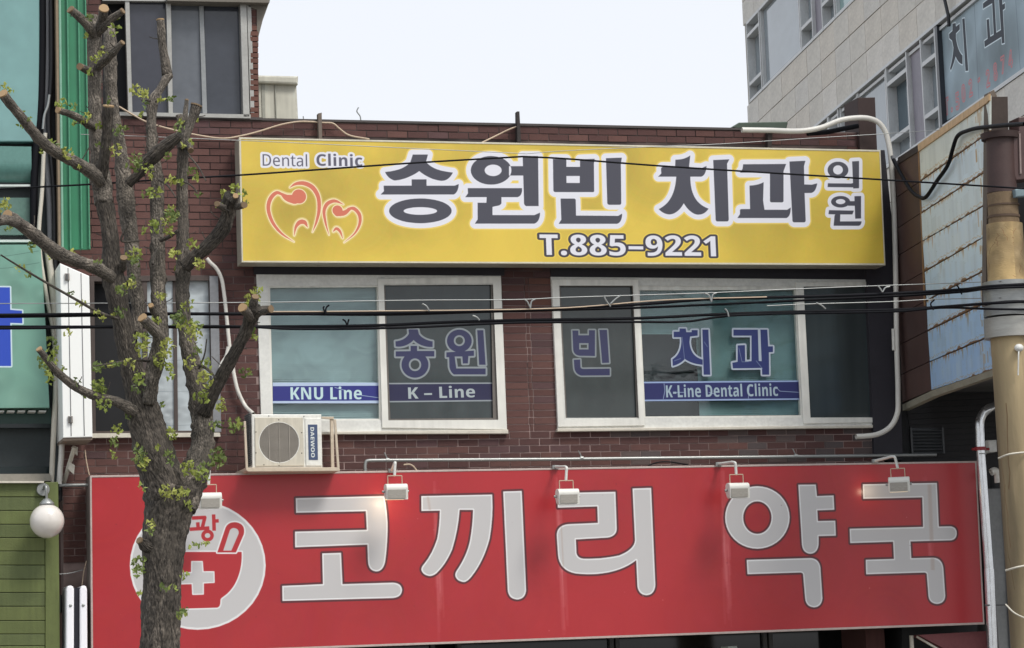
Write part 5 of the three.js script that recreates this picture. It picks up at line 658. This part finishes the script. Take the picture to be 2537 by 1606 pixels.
// ================================================================= pollarded ginkgo in front
{
  const o = thing('ginkgo_tree', 'pollarded street tree with sawn stubs and small fresh green leaf tufts', 'tree'), ZT = 3.45;
  const barkF = (u, v) => { const wx = u * 9 + 1.2 * fbm(u * 4, v * 4, 2, 2), f = Math.abs(fbm(wx, v * 3.2, 3, 4)), n = fbm(u * 34, v * 30, 9, 4); return [f, n]; };
  const barkMap = dataTex(512, 512, (u, v) => { const [f, n] = barkF(u, v), g = fbm(u * 3, v * 4, 5, 3), lich = Math.max(0, fbm(u * 9, v * 8, 12, 4) - .08) * .9, spot = Math.max(0, fbm(u * 22, v * 34, 21, 2) - .3) * 1.6, c = Math.max(.13, .36 + .55 * f + .42 * n - .16 * g - spot) + lich * .42; return [c, c * .98, c * .95]; });
  const barkBump = dataTex(512, 512, (u, v) => { const [f, n] = barkF(u, v); return [.3 + 1.1 * f + .5 * n]; }, false);
  const bark = std('#b0a69c', { map: rep(barkMap, 1, .5), bumpMap: rep(barkBump, 1, .5), bumpScale: .03, roughness: .95 }), barkUp = std('#d9cfc4', { map: barkMap, bumpMap: barkBump, bumpScale: .016, roughness: .95 });
  const cutM = dataTex(128, 128, (u, v) => { const r = Math.hypot(u - .5, v - .5) + .01 * fbm(u * 6, v * 6, 2), k = .9 + .1 * Math.sin(r * 90) + .1 * fbm(u * 14, v * 14, 3); return [k, k * .93, k * .82]; }), cut = std('#ab9983', { map: cutM, roughness: .9 }), cutOld = std('#85796c', { map: cutM, roughness: .95 });
  // limb: [x, y, radius] in the photograph's points from tip to base; depth goes from z0 at the tip to z1 at the base
  const shoots = [];
  function limb(name, pts, z0, z1, { cutEnd = 0, parent = o, m = barkUp, rough = 1 } = {}) {
    const n = pts.length, P = pts.map(([x, y], i) => at(x, y, z0 + (z1 - z0) * (i / (n - 1)))), Rr = pts.map(([x, y, r], i) => r * mpp(x, y, z0 + (z1 - z0) * (i / (n - 1))));
    const cv = new THREE.CatmullRomCurve3(P, false, 'centripetal'), len = cv.getLength(), N = Math.max(10, Math.round(len / .022)), RAD = Math.max(10, Math.min(28, Math.round(Rr[n - 1] * 160))), fr = cv.computeFrenetFrames(N, false), turns = Math.max(1, Math.round(2 * Math.PI * Math.max(...Rr) / .6)), pos = [], uv = [], idx = [], s0 = rnd() * 50;
    const lens = cv.getLengths(n * 20), pt = V(0, 0, 0);
    for (let i = 0; i <= N; i++) {
      const t = i / N, tt = cv.getUtoTmapping(t), f = tt * (n - 1), a = Math.min(n - 2, Math.floor(f)), w = f - a, sm = w * w * (3 - 2 * w), r0 = Rr[a] * (1 - sm) + Rr[a + 1] * sm; cv.getPointAt(t, pt);
      for (let j = 0; j <= RAD; j++) {
        const an = j / RAD * 2 * Math.PI, cx = Math.cos(an), cy = Math.sin(an), jj = j === RAD ? 0 : j, ca = Math.cos(jj / RAD * 2 * Math.PI), sa = Math.sin(jj / RAD * 2 * Math.PI);
        const k = 1 + rough * (.20 * fbm(ca * 1.3 + s0, sa * 1.3 + t * len * 7, s0, 3) + .16 * fbm(ca * 3.2 + s0, t * len * 22, sa * 3.2, 2) + .12 * Math.max(0, PN.noise(t * len * 9 + s0, ca, sa)) + (m === bark ? .10 : .42) * Math.max(0, PN.noise(ca * 1.6 + s0, t * len * 15, sa * 1.6) - .2)), r = r0 * k;
        pos.push(pt.x + r * (fr.normals[i].x * cx + fr.binormals[i].x * cy), pt.y + r * (fr.normals[i].y * cx + fr.binormals[i].y * cy), pt.z + r * (fr.normals[i].z * cx + fr.binormals[i].z * cy));
        uv.push(j / RAD * turns, t * len / .62 + s0);
      }
    }
    for (let i = 0; i < N; i++) for (let j = 0; j < RAD; j++) { const a = i * (RAD + 1) + j, b = a + RAD + 1; idx.push(a, b, a + 1, b, b + 1, a + 1); }
    const cap = (row, flip) => { const c = pos.length / 3, q0 = row * (RAD + 1); let sx = 0, sy = 0, sz = 0; for (let j = 0; j < RAD; j++) { sx += pos[3 * (q0 + j)]; sy += pos[3 * (q0 + j) + 1]; sz += pos[3 * (q0 + j) + 2]; } pos.push(sx / RAD, sy / RAD, sz / RAD); uv.push(0, 0); for (let j = 0; j < RAD; j++) flip ? idx.push(c, q0 + j, q0 + j + 1) : idx.push(c, q0 + j + 1, q0 + j); };
    cap(0, true); cap(N, false);
    const g = new THREE.BufferGeometry(); g.setAttribute('position', new THREE.Float32BufferAttribute(pos, 3)); g.setAttribute('uv', new THREE.Float32BufferAttribute(uv, 2)); g.setIndex(idx); g.computeVertexNormals();
    { const nn = g.attributes.normal; for (let i = 0; i <= N; i++) { const a = i * (RAD + 1), b = a + RAD, v = V(nn.getX(a) + nn.getX(b), nn.getY(a) + nn.getY(b), nn.getZ(a) + nn.getZ(b)).normalize(); nn.setXYZ(a, v.x, v.y, v.z); nn.setXYZ(b, v.x, v.y, v.z); } }
    const me = mesh(name, g, m, parent); if (name === 'leader' || name === 'branch') for (let k = 0; k < Math.round(len * 5); k++) { const t = rr(.08, .92), p = cv.getPointAt(t), i = Math.floor(t * N), a = rnd() * 6.28, o2 = fr.normals[i].clone().multiplyScalar(Math.cos(a)).addScaledVector(fr.binormals[i], Math.sin(a)), rad = Rr[Math.min(n - 1, Math.round(t * (n - 1)))]; shoots.push([p.clone().addScaledVector(o2, rad * .8), o2]); }
    if (cutEnd) { // sawn face with its own ring of bark
      const T = cv.getTangentAt(0).negate(), r = Rr[0] * 1.02, d = new THREE.CylinderGeometry(r, r * 1.02, .012, 20), u2 = d.attributes.uv; const dp = d.attributes.position; for (let i = 0; i < dp.count; i++) { const a = Math.atan2(dp.getZ(i), dp.getX(i)), k = 1 + .16 * PN.noise(Math.cos(a) * 1.5 + s0, Math.sin(a) * 1.5, 2); dp.setX(i, dp.getX(i) * k); dp.setZ(i, dp.getZ(i) * k); } for (let i = 0; i < u2.count; i++) if (Math.abs(d.attributes.normal.getY(i)) > .9) { u2.setXY(i, d.attributes.position.getX(i) / r * .5 + .5, d.attributes.position.getZ(i) / r * .5 + .5); }
      d.applyQuaternion(new THREE.Quaternion().setFromUnitVectors(V(0, 1, 0), T)).translate(P[0].x + T.x * .004, P[0].y + T.y * .004, P[0].z + T.z * .004); mesh('cut_end', d, cutEnd === 2 ? cutOld : cut, me);
    }
    return me;
  }
  const Z = ZT;
  // trunk and its left leader
  limb('trunk', [[431, 1204, 60], [420, 1252, 58], [406, 1340, 54], [402, 1450, 47], [396, 1606, 49], [394, 1800, 54], [393, 2150, 66]], Z, Z, { m: bark, rough: .7 });
  limb('leader', [[258, 500, 23], [268, 555, 20], [275, 610, 21], [279, 665, 27], [287, 720, 28], [301, 794, 24], [316, 867, 26], [338, 959, 31], [362, 1046, 44], [387, 1138, 50], [410, 1215, 55], [410, 1300, 44]], Z, Z, { m: bark });
  limb('leader', [[232, 40, 14], [231, 73, 17], [235, 110, 18], [235, 165, 17], [235, 220, 15.5], [236, 294, 15.5], [239, 367, 17], [249, 441, 25], [258, 505, 23]], Z - .15, Z);
  limb('leader', [[270, 60, 13], [272, 100, 17], [272, 147, 18], [275, 220, 15], [283, 294, 15.5], [297, 367, 16], [307, 441, 20], [313, 514, 22], [320, 560, 20], [327, 612, 18], [332, 684, 16.5], [338, 735, 19], [342, 760, 17], [335, 830, 16]], Z - .5, Z - .15);
  limb('leader', [[397, 50, 9.5], [402, 110, 10.5], [411, 165, 12], [414, 186, 13.5]], Z - .45, Z - .45, { cutEnd: 1 });
  limb('leader', [[418, 184, 12], [397, 220, 10], [379, 250, 14], [375, 294, 12], [377, 367, 14], [388, 441, 16], [389, 514, 18], [390, 592, 17], [391, 665, 18.5], [392, 739, 18.5], [397, 794, 19], [396, 849, 20], [383, 904, 20], [372, 959, 20], [366, 1016, 22], [376, 1070, 14]], Z - .45, Z + .06);
  limb('leader', [[443, 285, 8], [452, 320, 12], [453, 367, 14], [451, 441, 13], [451, 514, 14.5], [453, 555, 13], [453, 610, 15], [454, 665, 19], [451, 720, 16], [456, 794, 17], [468, 867, 20], [485, 941, 24], [499, 1014, 26], [502, 1083, 27], [494, 1140, 32], [468, 1198, 40], [440, 1252, 46]], Z - .2, Z);
  // branches and stubs
  const b = (pts, z0, z1, cutEnd = 0, m) => limb('branch', pts, z0, z1, { cutEnd, ...(m ? { m } : {}) });
  b([[7, 233, 12], [37, 272, 12], [73, 316, 13], [114, 360, 14], [154, 386, 14], [198, 408, 15], [237, 436, 17], [252, 460, 14]], Z + .75, Z, 1);
  b([[268, 264, 13.5], [265, 331, 13], [257, 392, 14], [249, 440, 16]], Z + .25, Z + .04, 1, bark);
  b([[144, 273, 8], [184, 287, 9.5], [222, 309, 10], [236, 316, 9]], Z + .3, Z - .05, 1);
  b([[175, 24, 10], [206, 51, 11.5], [226, 75, 12], [234, 95, 10]], Z + .1, Z - .1, 2);
  b([[303, 28, 8], [274, 48, 9.5], [252, 70, 11], [238, 88, 10]], Z + .1, Z - .1, 2);
  b([[257, 22, 12.5], [253, 48, 11], [240, 80, 12]], Z + .1, Z - .1, 1);
  b([[302, 106, 7], [272, 138, 10], [250, 158, 11.5], [236, 172, 10]], Z + .2, Z - .1, 2);
  b([[198, 165, 8.5], [212, 172, 9.5], [233, 184, 9]], Z + .15, Z - .1, 2);
  b([[486, 262, 14], [474, 300, 10.5], [458, 338, 12], [453, 370, 12]], Z - .1, Z - .12, 2);
  b([[462, 250, 5], [458, 290, 7], [452, 325, 9]], Z - .3, Z - .2, 2);
  b([[472, 372, 7], [466, 352, 10], [455, 345, 9]], Z, Z - .2, 2);
  b([[446, 335, 11], [424, 351, 15], [404, 367, 16.5], [382, 386, 18], [362, 404, 17], [338, 436, 12], [318, 456, 12]], Z + .15, Z - .1, 0, bark);
  b([[574, 484, 19], [568, 505, 20.5], [566, 529, 18], [551, 567, 19], [516, 609, 18], [484, 636, 17], [458, 662, 17]], Z + .35, Z, 0, bark);
  b([[583, 486, 7], [578, 497, 9]], Z + .47, Z + .4, 1); b([[604, 508, 8], [588, 512, 9]], Z + .5, Z + .36, 2); b([[538, 506, 7], [556, 516, 8]], Z + .45, Z + .36, 2);
  b([[634, 760, 16], [622, 785, 18], [613, 812, 14.5], [595, 849, 14.5], [569, 897, 16], [545, 941, 17], [519, 990, 19], [503, 1022, 22]], Z + .5, Z, 0, bark);
  b([[601, 763, 11], [613, 776, 11], [622, 790, 9]], Z + .62, Z + .48, 1); b([[670, 766, 9], [652, 769, 11], [632, 778, 12]], Z + .6, Z + .46, 2); b([[632, 737, 9], [628, 752, 11], [627, 772, 10]], Z + .55, Z + .46, 2);
  b([[18, 533, 13], [44, 551, 15], [92, 588, 17], [140, 625, 17], [191, 647, 15.5], [239, 665, 16.5], [280, 690, 15]], Z + .75, Z + .05, 1);
  b([[-30, 560, 10], [10, 545, 13], [44, 552, 14]], Z + .9, Z + .7, 0);
  b([[97, 866, 8], [129, 908, 9], [154, 933, 10], [191, 962, 11], [235, 981, 11], [279, 993, 11], [318, 1010, 14], [345, 1030, 13]], Z + .6, Z + .05, 1);
  b([[353, 788, 12], [372, 808, 14], [391, 832, 14.5], [394, 862, 15], [388, 905, 18], [375, 950, 17], [366, 1000, 16]], Z + .42, Z + .1, 1);
  b([[374, 758, 6.5], [378, 770, 8], [388, 780, 9]], Z + .2, Z + .1, 1);
  b([[300, 505, 6], [306, 640, 9], [303, 668, 9]].slice(1), Z + .15, Z + .05, 2);
  b([[346, 1340, 9], [360, 1352, 16], [382, 1362, 18]], Z + .14, Z + .06, 2, bark); 
  const tw = (pts, z0, z1) => limb('twig', pts, z0, z1, { rough: .4 });
  tw([[2, 632, 2], [37, 654, 2.5], [110, 698, 3], [180, 738, 3.4], [245, 774, 4], [290, 790, 4]], Z + 1, Z + .1);
  tw([[232, 908, 1.6], [285, 899, 2.2], [331, 893, 3], [375, 896, 3]], Z + .5, Z + .15);
  tw([[535, 938, 2], [520, 920, 3.4], [500, 907, 4], [478, 902, 4]], Z + .25, Z + .1);
  tw([[510, 448, 1.6], [492, 415, 2], [470, 388, 2.6], [458, 372, 3]], Z + .2, Z - .1); tw([[488, 478, 1.5], [474, 460, 2], [455, 450, 2.4]], Z + .1, Z); tw([[436, 490, 1.6], [415, 460, 2.4], [392, 445, 3]], Z + .1, Z - .2);
  tw([[318, 555, 2], [300, 596, 3], [345, 597, 2]], Z + .2, Z + .1); tw([[378, 655, 3], [385, 630, 4], [392, 615, 4]], Z + .1, Z - .05); tw([[440, 572, 4], [420, 586, 5], [398, 596, 5]], Z + .1, Z - .1);
  tw([[366, 262, 1.4], [350, 246, 2], [372, 250, 3]], Z - .2, Z - .3); tw([[430, 246, 1.4], [410, 246, 2], [384, 252, 3]], Z - .2, Z - .3); tw([[512, 840, 1.5], [506, 880, 2], [492, 915, 2.6]], Z + .2, Z + .1);
  // leaves: fans on short spurs, gathered in tufts
  const cols = ['#83913a', '#909a42', '#6d7d38', '#a0a54e', '#5d6e30'].map((c) => new THREE.MeshPhysicalMaterial({ color: c, roughness: .8, transmission: .3, thickness: 0, side: THREE.DoubleSide }));
  const bud = (c) => fans(c, 3, Math.round(rr(5, 8)), mpp(300, 700, Z));
  function tuft(x, y, sp, n, dz = 0) { const z = Z + .22 + dz + rr(-.1, .22); fans(at(x, y, z), sp, n, mpp(x, y, z)); }
  function fans(c, sp, n, m) {
    const gs = [];
    for (let i = 0; i < n; i++) {
      const r = rr(.013, .029), h = .55 + rnd() * .3, pos = [0, 0, 0], id = []; const W = 6;
      for (let k = 0; k <= W; k++) { const a = (k / W - .5) * 2 * h * 1.25, q = r * (1 - (k === W / 2 ? .18 : 0)) * rr(.9, 1.1); pos.push(Math.sin(a) * q * 1.15, Math.cos(a) * q, .2 * r * Math.cos(a * 2) * rr(.2, 1)); if (k) id.push(0, k, k + 1); }
      const g = new THREE.BufferGeometry(); g.setAttribute('position', new THREE.Float32BufferAttribute(pos, 3)); g.setAttribute('uv', new THREE.Float32BufferAttribute(new Float32Array(pos.length / 3 * 2), 2)); g.setIndex(id);
      g.rotateX(rr(-1.1, 1.1)); g.rotateZ(rr(-3.14, 3.14)); g.rotateY(rr(-.9, .9)); const d = Math.sqrt(rnd()), an = rnd() * 6.28;
      g.translate(c.x + Math.cos(an) * d * sp * m, c.y + Math.sin(an) * d * sp * m, c.z + rr(-.5, .7) * sp * m); g.computeVertexNormals(); gs.push(g.toNonIndexed());
    }
    const me = mesh('leaf_cluster', mergeGeometries(gs), cols[Math.floor(rnd() * cols.length)], o);
  }
  for (const [p, d] of shoots) { // spurs and short shoots, some budding
    const l = rr(.03, .13), up = V(rr(-.3, .3), rr(.2, .9), rr(-.2, .3)), e = p.clone().addScaledVector(d, l * .8).addScaledVector(up, l * .5), m = p.clone().lerp(e, .5).addScaledVector(d, l * .15);
    mesh('twig', tube([p, m, e], rr(.0022, .0045), 5, 5), barkUp, o); if (rnd() < .4) bud(e);
  }
  const small = (f, ...a) => q(f, ...a).forEach(([x, y]) => tuft(x, y, 9, 8)), mid = (f, ...a) => q(f, ...a).forEach(([x, y]) => tuft(x, y, 14, 17)), large = (f, ...a) => q(f, ...a).forEach(([x, y]) => tuft(x, y, 19, 34));
  small(A, 60, 605, 130, 760, 150, 840, 490, 720, 590, 790, 390, 980, 345, 960, 290, 990, 610, 125, 700, 350, 600, 490, 720, 680, 670, 840, 665, 980, 1090, 670, 1150, 660, 980, 710, 1290, 955, 1120, 1060, 1320, 1200, 1330, 1310, 1640, 1310, 1480, 1380, 1650, 1370, 1050, 1510, 560, 820);
  mid(A, 30, 600, 420, 695, 460, 1035, 760, 200, 640, 385, 800, 880, 775, 1010, 920, 610, 960, 630, 900, 1110, 1000, 1140, 1200, 860, 1160, 1220, 1290, 1160, 1000, 1300, 1040, 1310, 1520, 1300, 1590, 1280, 20, 1400, 40, 1370, 1150, 1440);
  large(A, 920, 1075, 1160, 1440);
  small(B, 1100, 130, 970, 200, 890, 500, 1350, 430, 1160, 350, 650, 410, 440, 390, 350, 370, 220, 300, 60, 180, 470, 620, 550, 690, 650, 740, 690, 790, 1100, 640, 1050, 800, 1130, 1110, 1150, 1180, 1400, 1220, 450, 880, 320, 1150, 340, 1210, 430, 1130, 520, 1220, 560, 1290, 1740, 600, 1690, 880, 1690, 1150, 1490, 1400, 1600, 1500, 800, 600, 130, 440, 200, 500, 640, 1110, 690, 1100, 740, 1090, 790, 1090);
  mid(B, 1040, 170, 1140, 190, 920, 410, 880, 560, 1300, 290, 480, 360, 810, 740, 1270, 700, 1080, 640, 870, 1090, 940, 1180, 930, 1260, 1330, 1000, 1380, 1090, 1280, 1080, 350, 1000, 360, 940, 650, 1110, 1650, 1150, 1490, 1350, 1350, 400, 820, 600, 1180, 350, 1130, 1040, 1150, 1130, 1320, 850);
  large(B, 1160, 100, 910, 360, 1190, 780, 1250, 830, 1300, 890, 950, 930, 960, 1000, 1130, 970, 1080, 1070, 1380, 1190, 1360, 1310, 300, 1080, 330, 1100, 670, 1250, 690, 1290, 700, 1360, 1700, 660, 1690, 720, 660, 1270);
  small(C, 760, 220, 960, 290, 1150, 60, 1150, 270, 1250, 480, 1010, 740, 1090, 1120, 1170, 1120, 1330, 830, 1380, 810, 950, 440, 930, 1160, 1210, 470, 1290, 830, 1240, 1040, 1430, 30);
  mid(C, 790, 50, 770, 130, 1140, 210, 1370, 290, 1260, 560, 1010, 690, 930, 1020, 1230, 1270, 1230, 1290, 1460, 20, 1470, 200, 1160, 90, 1210, 480);
  large(C, 940, 230, 960, 250, 1270, 320, 1370, 370, 1460, 260, 1470, 230, 1130, 470, 930, 950, 1590, 20);
  place(o);
}

renderer.render(scene, camera);
